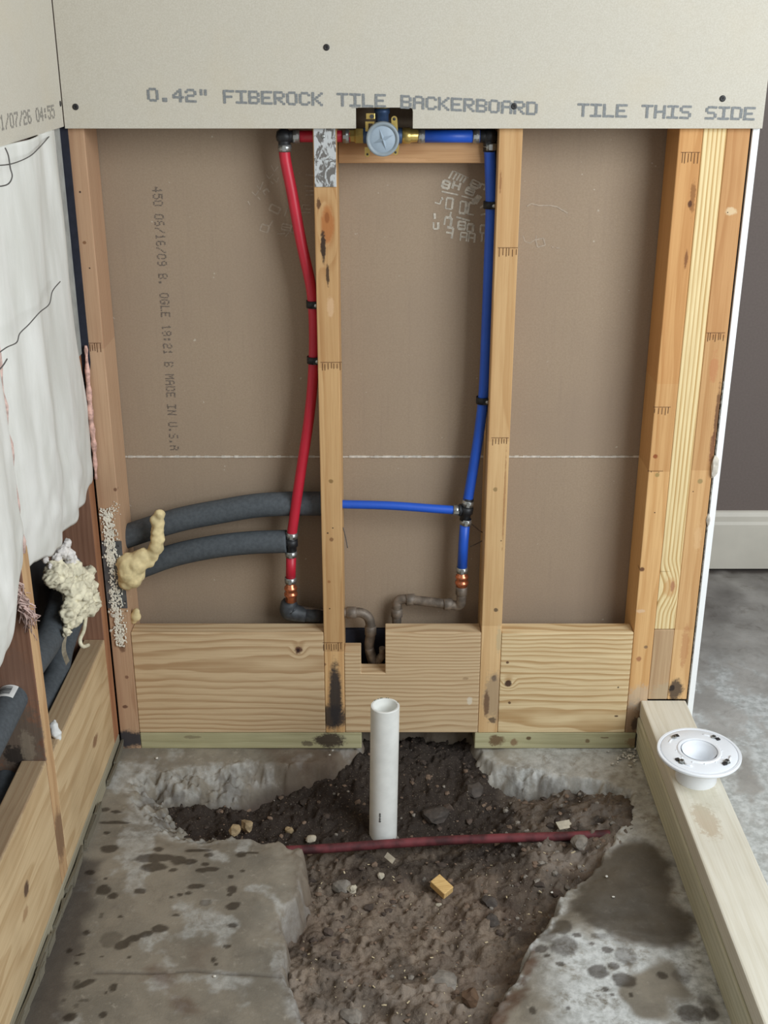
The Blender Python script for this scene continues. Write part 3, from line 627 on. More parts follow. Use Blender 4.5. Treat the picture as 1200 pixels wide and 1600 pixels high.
lw(-.608, XL, -.905, -.867, .037, 2.42, 'z', 'left-wall stud nearest the camera, out past the dark pipes', 43, 'wall_stud', 'stud', (186, 144, 98), (142, 96, 62))
PB = ((214, 188, 148), (176, 142, 100))
lw(-.557, XL, -.4045, -.0385, .0375, .265, 'y', 'pine board low on the left wall, running into the corner', 44, 'blocking_board', 'board', *PB, [((XL, -.17, .13), (.01, .022, .010), (130, 92, 66), .8, .4), ((-.54, -.2, .265), (.04, .3, .004), (150, 126, 104), .5, .4)], (-.60, 0, .02), 110, .03)
lw(-.557, XL, -.8665, -.4435, .0375, .275, 'y', 'pine board low on the left wall nearest the camera', 45, 'blocking_board', 'board', *PB, [((XL, -.60, .16), (.01, .012, .012), (84, 62, 52), .9, .3), ((XL, -.62, .13), (.01, .016, .010), (150, 110, 74), .6, .5), ((-.54, -.6, .275), (.04, .3, .004), (128, 104, 88), .5, .4)], (-.61, 0, .0), 95, .035)
TR = ((168, 160, 138), (134, 126, 106))
lp = plate(-.608, XL+.0005, -1.2, -.0015, 'y', 'grey weathered sill plate along the foot of the left wall', 46, (), .0368)
mb = MB(); rr = random.Random(12)      # splintered edge of the left plate
for k in range(30):
    y = -.88+.86*rr.random(); mb.obox((XL+.0035+rr.uniform(-.001, .003), y, .010+rr.uniform(0, .008)), (.0025, 0, .001), (rr.uniform(-.002, .002), rr.uniform(.012, .05), 0), (.001, .001, rr.uniform(.006, .012)))
spl = mb.build('splintered_edge', wood('weathered_splinters', (136, 130, 114), (108, 100, 88), 'y', 150, (0, 0, 0), .02, 47, .5), lp); spl['kind'] = 'stuff'

# ================================================================== BACKER BOARDS
ZPN = 1.1675
c0, c1 = -.0445, .0455
poly = [(-.5065, ZPN), (c0, ZPN), (c0, 1.1990), (c1-.006, 1.1990), (c1-.001, 1.1975), (c1, 1.193), (c1, ZPN), (.6005, ZPN), (.6005, 2.38), (-.5065, 2.38)]
bbk = thing('backer_board', (0, -.0107, ZPN), 'large pale fibre backer board with grey lettering above the valve', 'wall board')
MB().prism_xz(poly, -.0107, -.0003).build('panel', M['fibre'], bbk, .0006)
for q in (c0-.002, c1): MB().box(q-.005, q+.005, -.0109, -.0107, 1.1984, 1.1992).build('saw_overcut', M['ink'], bbk)
a = YP(231, 161, -.011); b = YP(838, 179, -.011); dv = (b-a); L = dv.length; dv.normalize(); t1 = '0.42" FIBEROCK TILE BACKERBOARD'
def boardtext(t1, p0, p1, h):
    a = YP(*p0, -.0108); b = YP(*p1, -.0108); dv = b-a; L = dv.length; dv.normalize(); upv = Vector((0, 0, 1))
    pit = L/len(t1)*1.004
    for k, w_ in enumerate(t1.split(' ')):
        off = sum(len(q)+1 for q in t1.split(' ')[:k]); lettering(w_, a+dv*pit*off, dv, upv, pit, h, (0, -1, 0), 1.28, .0002, .86).build('printed_lettering', M['ink'], bbk)
boardtext('0.42" FIBEROCK TILE', (231, 158), (604, 168), .0195); boardtext('BACKERBOARD', (626, 169), (841, 180), .0195)
boardtext('TILE THIS SIDE', (902, 182), (1180, 188), .0195)
mb0 = None
for i, (px, py) in enumerate([(510, 74), (118, 167), (803, 166), (1129, 154)]):
    p = YP(px, py, -.0107); mb = MB()
    mb.lathe([(.0002, .0006), (.0012, .0006), (.0014, .0012), (.0045, .0012), (.005, .0004), (.005, -.001)], p, (0, -1, 0), 16)
    mb.obox(p+Vector((0, -.0013, 0)), (.0028, 0, 0), (0, .0003, 0), (0, 0, .0005)); mb.obox(p+Vector((0, -.0013, 0)), (.0005, 0, 0), (0, .0003, 0), (0, 0, .0028))
    mb.build('screw', M['screw'], bbk)
XB = -.5075
lbk = thing('backer_board', (XB, -.5, ZPN), 'backer board on the left wall, date stamp along its lower edge', 'wall board')
MB().box(XB-.0107, XB, -1.25, -.0112, 1.1705, 2.38).build('panel', M['fibre'], lbk, .0006)
a = XP(-6, 206, XB); b = XP(87, 184, XB); dv = b-a; L = dv.length; dv.normalize(); t3 = '01/07/26 04:55'
for w_, o_ in (('01/07/26', 0), ('04:55', 9)): lettering(w_, a+dv*L/len(t3)*o_, dv, (0, 0, 1), L/len(t3), .0195, (1, 0, 0), 1.1, .0003, .8, .0).build('printed_date_code', M['ink2'], lbk)
p = XP(94, 162, XB); MB().lathe([(.0002, .001), (.0042, .001), (.0045, -.001)], p, (1, 0, 0), 14).build('screw', M['screw'], lbk)
fs_ = MB().box(-.5188, -.5045, -.0032, -.0003, .783, 1.17).build('felt_strip', M['felt']); tag(fs_, 'black felt strip in the upper corner beside the left stud', 'strip')
MB().prism_xz([(-.5188, .783), (-.5045, .783), (-.506, .77), (-.509, .776), (-.512, .752), (-.515, .765), (-.5188, .745)], -.0032, -.0003).build('frayed_end', M['felt'], fs_)

# ================================================================== INSULATION
def facing_mat():
    t = NT('white_poly_facing'); co = t.coord(); n1 = t.noise(t.scale(co, (20, 20, 5)), 1.0, 4); n2 = t.noise(co, 120, 4)
    c = t.mix(t.ramp(n1, .35, .7), lin((214, 213, 205)), lin((232, 231, 225))); t.bump(n2, .15, .002)
    return t.fin(c, .55, 0, .3)
M['facing'] = facing_mat()
def batt(name, y0, y1, zb, zt, label, seed, bulge=.02, trim=0.0):
    root = thing(name, (XL, (y0+y1)/2, min(zb(y0), zb((y0+y1)/2))), label, 'insulation')
    ny, nz = 70, 150; mb = MB(); vs = []
    for j in range(nz+1):
        for i in range(ny+1):
            u = i/ny; y = y0+(y1-y0)*u; zb_ = zb(y); v = j/nz; z = zb_+(zt-zb_)*v
            q_ = min(1, max(0, (z-.72)/.14)); y -= trim*u**4*q_*q_*(3-2*q_)
            e = math.sin(math.pi*min(1, max(0, u)))**.35
            bt = min(1, (z-zb_)/.07+.12)**.6
            w = .012*(mnoise.noise(Vector((y*9+seed, z*2.0, seed)))+.6*mnoise.noise(Vector((y*16+seed, z*3.2+y*5, 3)))) + .005*mnoise.noise(Vector((y*30, z*26, seed+2)))*max(0, 1-(z-zb_)/.28)
            w += .005*abs(math.sin((y*14+z*5+mnoise.noise(Vector((y*4, z*4, seed)))*2.5)))*max(0, min(1, (.95-z)/.25))
            vs.append((XL-.007*(1-e)+.002+bulge*e*bt+w*e, y+.004*mnoise.noise(Vector((z*9, seed, u*3)))*(1 if u in (0, 1) else .4), z+.010*mnoise.noise(Vector((y*24, seed, 1)))*(1-v)))
    n = ny+1; fs = [(j*n+i, j*n+i+1, (j+1)*n+i+1, (j+1)*n+i) for j in range(nz) for i in range(ny)]
    mb.add(vs, fs, True)
    f = mb.build('facing', M['facing'], root); m = f.modifiers.new('thickness', 'SOLIDIFY'); m.thickness = .0025; m.offset = -1
    # fibre core behind the facing
    mb = MB(); vs = []; m_ = 26
    for k, xx in ((0, -.606), (1, XL-.004)):
        for i in range(m_+1):
            y = y0+.002+(y1-y0-.004)*i/m_; q = zb(y)+.012-.02*mnoise.noise(Vector((y*31, k, seed)))
            vs += [(xx, y, q), (xx, y, zt)]
    b = 2*(m_+1)
    for i in range(m_):
        a = 2*i; fs2 = [(a, a+1, a+3, a+2), (b+a, b+a+2, b+a+3, b+a+1), (a, a+2, b+a+2, b+a)]
        mb.add([], []); mb.f += fs2; mb.sm += [False]*3
    mb.v = vs; mb.f += [(0, b, b+1, 1), (2*m_, 2*m_+1, b+2*m_+1, b+2*m_)]; mb.sm += [False]*2
    mb.build('fibre_core', M['pink'], root); return root
def interp(pts):
    xs = [p[0] for p in pts]; ys = [p[1] for p in pts]; return lambda y: float(np.interp(y, xs, ys))
bA = batt('insulation_batt', -.431, -.004, interp([(XP(a, b, XL+.012).y, XP(a, b, XL+.012).z) for a, b in ((28, 912), (45, 892), (66, 880), (85, 868), (98, 852), (110, 830), (124, 802), (136, 782), (150, 752))]), 1.171,
     'white-faced insulation batt hanging in the left bay beside the corner', 3, .014, .033)
bB = batt('insulation_batt', -.862, -.4400, interp([(-.862, .54), (-.62, .545), (-.54, .56), (-.50, .59), (-.47, .605), (-.4400, .64)]), 1.171, 'white-faced insulation batt at the left edge of the picture', 8, .024)
# torn flap of facing at the corner, and pink fibre along the edge
mb = MB(); path = smooth_path([YP(134, 540, -.008), YP(138, 600, -.009), YP(142, 655, -.010), YP(147, 700, -.009), YP(150, 748, -.008)], 6)
mb.tube(path, [.0022+.0030*math.sin(math.pi*i/(len(path)-1))+.0012*math.sin(i*1.9) for i in range(len(path))], 8)
MB().box(XL+.0005, XL+.0025, -.037, -.0045, .80, 1.170).build('paper_flange', plain('grey_paper_flange', (164, 164, 158), .8, 0, .12, 30), bA)
mb.build('pink_edge', plain('salmon_fibreglass', (216, 174, 160), .95, 0, .25, 120, .1, .8), bA)
TUFT = [(88, 872, .008), (96, 862, .010), (106, 866, .010), (112, 878, .011), (72, 874, .006), (104, 850, .008), (78, 884, .005)]
mb = MB(); rr = random.Random(21)
for k in range(150):
    t_ = rr.random(); a = XP(20+t_*26+rr.uniform(-8, 4), 905+t_*60+rr.uniform(-6, 6), XL-.004+rr.uniform(-.01, .012)); 
    mb.tube([a, a+Vector((rr.uniform(-.01, .01), rr.uniform(.0, .02), -.012)), a+Vector((rr.uniform(-.01, .01), rr.uniform(.0, .03), -.03+rr.uniform(-.01, .01)))], [.0016, .0013, .0005], 5)
mb.build('pink_wisps', M['pink'], bB)
path = [Vector((XL+.001+.002*math.sin(k*1.7), -.4330+.0015*math.sin(k*.9), .62+.55*k/30)) for k in range(31)]
MB().tube(path, [.0042+.001*math.sin(k*2.3) for k in range(31)], 8).build('pink_seam', M['pink'], bB)
def wire(name, pts, r, label, mat=M['wire'], cat='wire'):
    o = MB().tube(smooth_path(pts, 6), r, 8).build(name, mat); return tag(o, label, cat)
WX = XL+.034
wire('support_wire', [XP(-12, 259, WX), XP(18, 256, WX), XP(45, 245, WX-.004), XP(60, 232, WX-.006), XP(77, 213, XL+.012)], .0008, 'thin grey wire curving across the top of the white insulation')
wire('support_wire', [XP(8, 231, WX-.004), XP(13, 243, WX), XP(16, 262, WX+.004), XP(19, 276, WX+.006), XP(12, 288, WX+.006), XP(-6, 292, WX+.004)], .0009, 'hooked dark wire near the left edge, just below the date stamp')
wire('support_wire', [XP(-8, 556, WX+.012), XP(10, 543, WX+.010), XP(26, 535, WX+.008), XP(31, 521, WX+.008), XP(45, 507, WX+.006), XP(62, 488, WX+.004), XP(77, 475, WX+.002), XP(82, 455, WX), XP(94, 440, WX-.006)], .0008, 'long thin wire slanting over the middle of the insulation')
wire('support_wire', [XP(-6, 582, WX+.012), XP(4, 572, WX+.012), XP(11, 561, WX+.010)], .0009, 'short dark wire stub at the left edge of the insulation')

# ================================================================== DARK FOAM-SLEEVED PIPES
def sleeve(pts, r, label, stripe=None):
    root = thing('insulated_pipe', pts[0], label, 'pipe', 'dark foam-sleeved pipes'); path = smooth_path(pts, 10)
    MB().tube(path, r, 22).build('foam_sleeve', M['sleeve'], root)
    return root
r_ = .0225
s1 = sleeve([YP(176, 846, .05), YP(215, 832, .052), YP(280, 812, .054), YP(340, 800, .055), YP(400, 790, .055), YP(455, 787, .055), YP(512, 787, .055)], r_, 'upper dark foam-sleeved pipe crossing the left bay into the tan stud')
s2 = sleeve([YP(180, 902, .046), YP(215, 888, .045), YP(270, 868, .044), YP(330, 855, .042), YP(390, 848, .042), YP(448, 846, .042)], r_*.96, 'lower dark foam-sleeved pipe ending at the red pipe tee')
PX = -.582
lp1 = [(-.574, .02, .43), (-.568, -.04, .414), tuple(XP(104, 915, -.562)), tuple(XP(92, 955, -.562)), tuple(XP(76, 998, -.562)), (-.560, -.36, .383), (-.558, -.46, .385), (-.558, -.62, .382), (-.560, -.86, .378)]
lp2 = [(-.574, .02, .325), (-.572, -.04, .312), tuple(XP(110, 975, -.573)), tuple(XP(97, 1012, -.576)), tuple(XP(86, 1056, -.580)), (-.5838, -.30, .250), (-.5845, -.46, .235), (-.5845, -.62, .225), (-.5845, -.86, .22)]
def ext(pts): return pts
t_a = sleeve([Vector(p) for p in ext(lp1)], .0235, 'dark foam-sleeved pipe in the left wall with a white barcode sticker')
t_b = sleeve([Vector(p) for p in ext(lp2)], .021, 'lower dark foam-sleeved pipe in the left wall, under the stickered one')

pth = smooth_path([Vector(p) for p in ext(lp1)], 10); near = min(range(len(pth)), key=lambda i: abs(pth[i].y+.463)); near = min(near, len(pth)-2); dirn = (pth[near+1]-pth[near-1]).normalized()
def onpipe(u, ang):      # point on the sleeve: along the pipe, around it
    c = pth[near]+dirn*u; side = dirn.cross(Vector((0, 0, 1))).normalized(); upn = side.cross(dirn).normalized()
    if upn.z < 0: upn = -upn
    if side.x < 0: side = -side
    return c+(side*math.sin(ang)+upn*math.cos(ang))
def patch(mb, u0, u1, a0, a1, r, n=8):
    vs = []
    for k in range(n+1):
        a = a0+(a1-a0)*k/n
        for u in (u0, u1):
            c = pth[near]+dirn*u; vs.append(c+(onpipe(u, a)-c)*r)
    mb.add(vs, [(2*k, 2*k+1, 2*k+3, 2*k+2) for k in range(n)], True)
mb = MB(); patch(mb, -.016, .016, -.75, .55, .0241, 12); st_ = mb.build('barcode_sticker', M['white'], t_a)
mb = MB(); rr = random.Random(2); u = -.011
while u < .010:
    w_ = rr.choice((.0006, .001, .0016)); patch(mb, u, u+w_, -.6, .25, .0244, 8); u += w_+rr.choice((.0006, .001))
mb.build('bars', M['mark'], st_)
# ---- spray foam
def foam(name, balls, mat, label, voxel=.0028, disp=.006, seed=1, smooth=9, cat='foam', parent=None):
    mb = MB()
    for i, (c, r) in enumerate(balls): mb.rock(c, (r*1.14, r*1.14, r*1.14), seed+i, .18, 2, 1.5, True)
    o = mb.build(name, mat, parent)
    m = o.modifiers.new('remesh', 'REMESH'); m.mode = 'VOXEL'; m.voxel_size = voxel; m.use_smooth_shade = True
    m = o.modifiers.new('smooth', 'SMOOTH'); m.iterations = smooth; m.factor = .5
    if disp:
        tx = bpy.data.textures.new(name+'_lumps', 'CLOUDS'); tx.noise_scale = .010; tx.noise_depth = 3
        m = o.modifiers.new('lumps', 'DISPLACE'); m.texture = tx; m.strength = disp; m.mid_level = .5
    if label: tag(o, label, cat)
    return o
g = lambda a, b, y=-.012: YP(a, b, y)
f1 = foam('spray_foam', [(g(205, 893, .0), 0.0225), (g(200, 880, .0), 0.0187), (g(207, 905, -.004), 0.0163), (g(198, 908, -.002), 0.0150), (g(213, 880, .0), 0.0200), (g(222, 870, 0), 0.0150), (g(231, 876, .004), 0.0125), (g(238, 866, .004), 0.0119), (g(244, 855, .004), 0.0130), (g(246, 842, .004), 0.0124), (g(246, 830, .004), 0.0113), (g(247, 818, .004), 0.0113), (g(242, 812, .004), 0.0086), (g(250, 804, .004), 0.0092), (g(203, 920, .002), 0.0032), (g(204, 932, .004), 0.0024)],
     M['foam'], 'yellow blob of spray foam curling up from the corner stud', .0022, .003, 3)
f2 = foam('spray_foam', [(YP(212, 963, .02), .009), (YP(213, 956, .02), .007), (YP(209, 970, .02), .006)], M['foam'], 'small yellow foam drip resting on the left board end', .0022, .002, 9)
h = lambda a, b, x=XL-.012: XP(a, b, x)
f3 = foam('spray_foam', [(h(88, 893), .017), (h(96, 905), .019), (h(112, 892), .018), (h(122, 905), .022), (h(132, 920), .020), (h(140, 935), .017), (h(124, 930), .022), (h(112, 920), .02), (h(146, 945), .013), (h(135, 950), .015), (h(126, 957), .013), (h(110, 950), .014), (h(106, 962), .012), (h(118, 970), .009), (h(138, 895), .012), (h(80, 905), .012), (h(108, 975), .009), (h(104, 988), .008)],
     M['foamw'], 'pale crusty foam clump packed around the left wall pipes', .0022, .016, 13, smooth=7)
mb = MB().tube(smooth_path([XP(134, 965, XL-.004), XP(131, 985, XL-.002), XP(125, 1000, XL), XP(129, 1010, XL+.002), XP(138, 1008, XL+.002)], 6), [.0035]*25, 8); mb.build('foam_string', M['foamw'], f3)
mb = MB().ribbon(smooth_path([XP(105, 980, XL-.022), XP(101, 1000, XL-.022), XP(100, 1018, XL-.022), XP(106, 1036, XL-.024)], 5), .010, (1, -.6, 0)); mb.build('foam_strip', plain('tan_foam_strip', (150, 140, 120), .9, 0, .2), f3)
foam('loose_tuft', [(XP(a, b, XL-.012), r) for a, b, r in TUFT], plain('white_fibre_tuft', (232, 226, 220), .95, 0, .12, 120), None, .0016, .010, 51, 4, None, bA)['kind'] = 'stuff'
f4 = foam('foam_scrap', [(XP(84, 1135, XL-.01), .007), (XP(87, 1145, XL-.006), .008), (XP(90, 1152, XL-.004), .006), (XP(85, 1128, XL-.012), .004)], M['white'], 'white foam scrap on top of the left pine board', .002, .003, 23, 9, 'scrap')
# overspray speckle on the corner stud
mb = MB(); rr = random.Random(31)
for k in range(1500):
    t_ = rr.random(); row = 795+t_*215; cx = 167+t_*22+rr.gauss(0, 5.0)
    if .40 < t_ < .58 and rr.random() < .6: continue
    p = YP(cx, row, -.0028); s_ = rr.uniform(.0005, .0021)
    if p.x < -.5165: p.x = -.5165+rr.random()*.006
    if abs(p.x+.506) > .004 and rr.random() < .35: continue
    mb.rock(p, (s_, .0012, s_*rr.uniform(.8, 2.2)), k, .5, 1)
for k in range(40):
    p = YP(165+k*.55+rr.gauss(0, 2), 803-k*.28+rr.gauss(0, 5), -.001); s_ = rr.uniform(.0006, .0014); mb.rock(p, (s_, .0008, s_), k, .4, 1)
o = mb.build('foam_spatter', M['spatter']); tag(o, 'crust of white foam spatter down the corner stud and its steel plate', 'foam', None, 'stuff')

# ================================================================== STEEL NAIL PLATES
def plate_mat(name, base, smear, th):
    t = NT(name); co = t.coord(); n = t.noise(t.scale(co, (1.5, 1, .8)), 62, 5, .65, 1.2); c = t.mix(t.ramp(n, th, th+.07), lin(base), lin(smear))
    return t.fin(c, .5, .25)
np1 = thing('nail_plate', (-.093, 0, 1.075), 'zinc nail plate smeared with white, at the top of the tan stud', 'nail plate')
a = YP(493.5, 292, 0)
MB().box(-.1125, -.0772, -.0016, -.0002, a.z, 1.168).build('plate', plate_mat('smeared_plate', (112, 108, 104), (196, 198, 198), .46), np1, .0004)
MB().rock((-.097, -.002, 1.155), (.003, .0015, .003), 2, .2, 2, 1, True).build('nail_head', M['steel'], np1)
np2 = thing('nail_plate', (-.495, 0, .305), 'dark steel nail plate on the corner stud beside the yellow foam', 'nail plate')
za = YP(190, 950, 0).z; zb_ = YP(190, 845, 0).z
MB().box(-.5168, -.4795, -.0016, -.0002, za, zb_).build('plate', M['galv'], np2, .0004)
for (px, py) in [(185, 853), (188, 932), (196, 940), (189, 925)]:
    MB().lathe([(.0002, .0004), (.0016, .0004), (.0018, -.0002)], YP(px, py, -.0016), (0, -1, 0), 10).build('nail_hole', M['mark'], np2)

# ================================================================== PLUMBING
RP = .0093
def ring(mb, p, d, r, w=.0055):
    p = Vector(p); d = Vector(d).normalized()
    mb.lathe([(r, -w), (r+.0016, -w), (r+.0016, w), (r, w)], p, d, 24)
    mb.lathe([(r+.0016, -w*.15), (r+.0022, -w*.1), (r+.0022, w*.1), (r+.0016, w*.15)], p, d, 24)
    up = Vector((0, -1, 0)); mb.obox(p+up*(r+.002), d*w*.8, Vector((0, .0015, 0)), d.cross(up)*.0028)
def crimp(parent, p, d, r=RP): mb = MB(); ring(mb, p, d, r); return mb.build('crimp_ring', M['steel'], parent)
YR = .034
zt = YP(470, 212, YR).z
# --- red line
red = thing('red_water_line', YP(455, 925, YR), 'red plastic water line dropping through the left bay', 'pipe')
el = YP(444, 213, YR)
path = [el+Vector((0, 0, -.016)), YP(446, 250, YR), YP(456, 300, YR), YP(471, 380, YR), YP(487, 455, YR), YP(491, 520, YR), YP(489, 590, YR), YP(482, 660, YR), YP(470, 738, YR), YP(458, 820, YR), YP(456, 836, YR)]
MB().tube(smooth_path(path, 7), RP, 18).build('pipe', M['red'], red)
MB().tube([el+Vector((.016, 0, 0)), Vector((-.055, YR, el.z))], RP, 18).build('pipe', M['red'], red)
tee = YP(455, 848, YR)
MB().tube([YP(455, 866, YR), YP(454, 910, YR)], RP, 18).build('pipe', M['red'], red)
mb = MB().tube([el+Vector((0, 0, -.024)), el+Vector((0, 0, .006))], .0098, 14).tube([el+Vector((-.004, 0, 0)), el+Vector((.022, 0, 0))], .0098, 14).rock(el, (.0135, .013, .0135), 2, .1, 2, 1, True)
mb.build('elbow_fitting', M['black'], red)
mb = MB().tube([tee+Vector((.001, 0, .020)), tee+Vector((-.001, 0, -.020))], .0102, 14).tube([tee, tee+Vector((-.018, 0, 0))], .0102, 14).lathe([(.0102, -.004), (.013, -.003), (.013, .003), (.0102, .004)], tee+Vector((-.012, 0, 0)), (1, 0, 0), 16).lathe([(.0102, -.007), (.0125, -.006), (.0125, .006), (.0102, .007)], tee, (0, 0, 1), 16)
mb.build('tee_fitting', M['black'], red)
crimp(red, YP(445, 231, YR), (0.02, 0, 1)); crimp(red, el+Vector((.020, 0, 0)), (1, 0, 0)); crimp(red, Vector((-.062, YR, el.z)), (1, 0, 0)); crimp(red, YP(456, 836, YR), (.05, 0, 1)); crimp(red, YP(455, 865, YR), (0, 0, 1)); crimp(red, YP(454, 906, YR), (0, 0, 1))
def copper_adapter(parent, top):
    mb = MB(); top = Vector(top)
    mb.lathe([(.006, 0), (.009, -.001), (.009, -.006), (.0118, -.008), (.0125, -.012), (.0105, -.015), (.0105, -.019), (.0128, -.021), (.0128, -.025), (.0108, -.027), (.0105, -.038), (.006, -.039)], top, (0, 0, 1), 22)
    mb.build('copper_adapter', M['copper'], parent)
ca = YP(454, 911, YR); copper_adapter(red, ca)
# tarnished copper continuing behind the boards, elbow bound in black tape
cr = thing('copper_supply_pipe', YP(585, 1035, .05), 'tarnished copper pipe passing through the tan stud into the notch', 'pipe')
e1 = YP(455, 955, .045)
pts = smooth_path([ca+Vector((0, .002, -.030)), e1+Vector((-.001, 0, .014)), e1+Vector((.004, 0, .003)), e1+Vector((.018, .002, 0)), YP(505, 958, .05), YP(545, 957, .05), YP(566, 958, .05), YP(577, 968, .05), YP(579, 990, .05), YP(577, 1012, .052), YP(584, 1040, .056)], 6)
MB().tube(pts, .0095, 16).build('pipe', M['copperold'], cr)
mb = MB(); mb.tube(smooth_path([YP(453, 938, .045), e1+Vector((-.004, 0, .004)), e1+Vector((.006, 0, -.003)), YP(478, 961, .046)], 6), [.013, .014, .016, .0165, .017, .018, .0185, .019, .019, .0185, .018, .0175, .017, .0165, .016, .016, .0155, .015, .0145], 16)
mb.tube([YP(474, 960, .046), YP(504, 962, .05)], .0145, 16); mb.build('tape_wrap', plain('dark_grey_tape_wrap', (58, 62, 66), .55, 0, .3, 60, .5, .5), cr)
mb = MB(); mb.tube(smooth_path([YP(577, 1012, .050), YP(586, 1035, .048), YP(596, 1025, .044), YP(597, 1012, .042)], 5), [.009]*6+[.008]*5+[.006]*5, 12); mb.build('hook_bend', M['copperold'], cr)
for c, d_ in ((YP(549, 957, .05), (1, 0, 0)), (YP(579, 985, .05), (0, 0, 1))): MB().lathe([(.0095, -.010), (.0115, -.008), (.0115, .008), (.0095, .010)], c, d_, 18).build('solder_collar', M['copperold'], cr)
# --- blue line
YB = .036
blu = thing('blue_water_line', YP(721, 900, YB), 'blue plastic water line running down beside the right-hand tan stud', 'pipe')
eb = YP(765, 213, YB); tb = YP(729, 797, YB)
MB().tube([Vector((.055, YB, el.z)), eb+Vector((-.016, 0, 0))], RP+.0008, 18).build('pipe', M['blue'], blu)
path = [eb+Vector((0, 0, -.016)), YP(766, 260, YB), YP(767, 330, YB), YP(764, 420, YB), YP(760, 520, YB), YP(756, 610, YB), YP(748, 680, YB), YP(739, 735, YB), YP(733, 770, YB), YP(731, 782, YB)]
MB().tube(smooth_path(path, 7), RP, 18).build('pipe', M['blue'], blu)
MB().tube(smooth_path([YP(724, 798, YB), YP(680, 795, YB), YP(610, 790, YB), YP(540, 788, YB), YP(520, 787, YB)], 6), RP*.86, 18).build('pipe', M['blue'], blu)
MB().tube([YP(727, 812, YB), YP(724, 850, YB), YP(722, 892, YB)], RP, 18).build('pipe', M['blue'], blu)
mb = MB().tube([eb+Vector((0, 0, -.024)), eb+Vector((0, 0, .006))], .0100, 14).tube([eb+Vector((.004, 0, 0)), eb+Vector((-.022, 0, 0))], .0100, 14).rock(eb, (.0135, .013, .0135), 5, .1, 2, 1, True)
mb.build('elbow_fitting', M['black'], blu)
mb = MB().tube([tb+Vector((.003, 0, .024)), tb+Vector((-.003, 0, -.020))], .0098, 14).tube([tb, tb+Vector((-.020, 0, 0))], .0092, 14).lathe([(.0098, -.007), (.0122, -.006), (.0122, .006), (.0098, .007)], tb, (.1, 0, 1), 16).lathe([(.0092, -.003), (.0115, -.002), (.0115, .002), (.0092, .003)], tb+Vector((-.012, 0, 0)), (1, 0, 0), 16)
mb.build('tee_fitting', M['black'], blu)
crimp(blu, YP(766, 229, YB), (0, 0, 1)); crimp(blu, eb+Vector((-.022, 0, 0)), (1, 0, 0)); crimp(blu, Vector((.061, YB, el.z)), (1, 0, 0)); crimp(blu, YP(731, 786, YB), (.2, 0, 1)); crimp(blu, YP(728, 815, YB), (.1, 0, 1)); crimp(blu, YP(713, 797, YB), (1, 0, -.05), RP*.86); crimp(blu, YP(722, 890, YB), (0, 0, 1))
cb = YP(722, 893, YB); copper_adapter(blu, cb)
cu = thing('copper_supply_pipe', YP(620, 975, .06), 'tarnished copper pipe stepping from the blue line down behind the notched board', 'pipe')
pts = smooth_path([cb+Vector((0, 0, -.030)), YP(721, 935, .036), YP(720, 943, .038), YP(713, 946, .042), YP(690, 943, .046), YP(650, 938, .056), YP(632, 936, .060), YP(622, 939, .062), YP(620, 950, .062), YP(620, 1000, .062)], 6)
MB().tube(pts, .0093, 16).build('pipe', M['copperold'], cu)
for c, d_ in ((YP(721, 922, .036), (0, 0, 1)), (YP(700, 944, .044), (1, .2, 0)), (YP(641, 937, .058), (1, .2, 0)), (YP(620, 957, .062), (0, 0, 1))):
    MB().lathe([(.0093, -.009), (.0112, -.008), (.0112, .008), (.0093, .009)], c, d_, 18).build('solder_collar', M['copperold'], cu)
# --- clips fixing the pipes to the studs
def clip(px, py, side, label, yy, sx):
    p = YP(px, py, yy); root = thing('pipe_clip', p, label, 'pipe clip', 'black pipe clips'); mb = MB()
    mb.lathe([(RP+.0004, -.006), (RP+.0024, -.006), (RP+.0024, .006), (RP+.0004, .006)], p, (0, 0, 1), 20, True, True)
    mb.build('band', M['clip'], root)
    mb = MB().box(min(p.x, sx), max(p.x, sx), yy-.0125, yy-.008, p.z-.006, p.z+.006); mb.build('tab', M['clip'], root)
    MB().lathe([(.0003, .003), (.003, .0028), (.0034, .001), (.0018, .0), (.0016, -.006)], (sx+side*.004 if side < 0 else sx-.004, yy-.0125, p.z), (0, -1, 0), 12).build('nail', M['steel'], root)
clip(489, 475, -1, 'upper black clip holding the red pipe to the stud', YR, -.112); clip(490, 562, -1, 'lower black clip holding the red pipe to the stud', YR, -.112)
clip(766, 320, 1, 'upper black clip holding the blue pipe to the stud', YB, .186); clip(754, 625, 1, 'lower black clip holding the blue pipe to the stud', YB, .186)
wire('bent_nail', [YP(735, 817, .04), YP(748, 828, .05), YP(758, 835, .055)], .0011, 'thin bent nail beside the blue tee, upper one', M['copperold'], 'nail'); wire('bent_nail', [YP(735, 854, .04), YP(748, 848, .05), YP(760, 841, .055)], .0011, 'thin bent nail beside the blue pipe, lower one', M['copperold'], 'nail')
wire('bent_nail', [YP(536, 824, .03), YP(540, 840, .03), YP(543, 856, .03)], .0009, 'small bent wire at the right edge of the middle tan stud', M['wire'], 'wire')

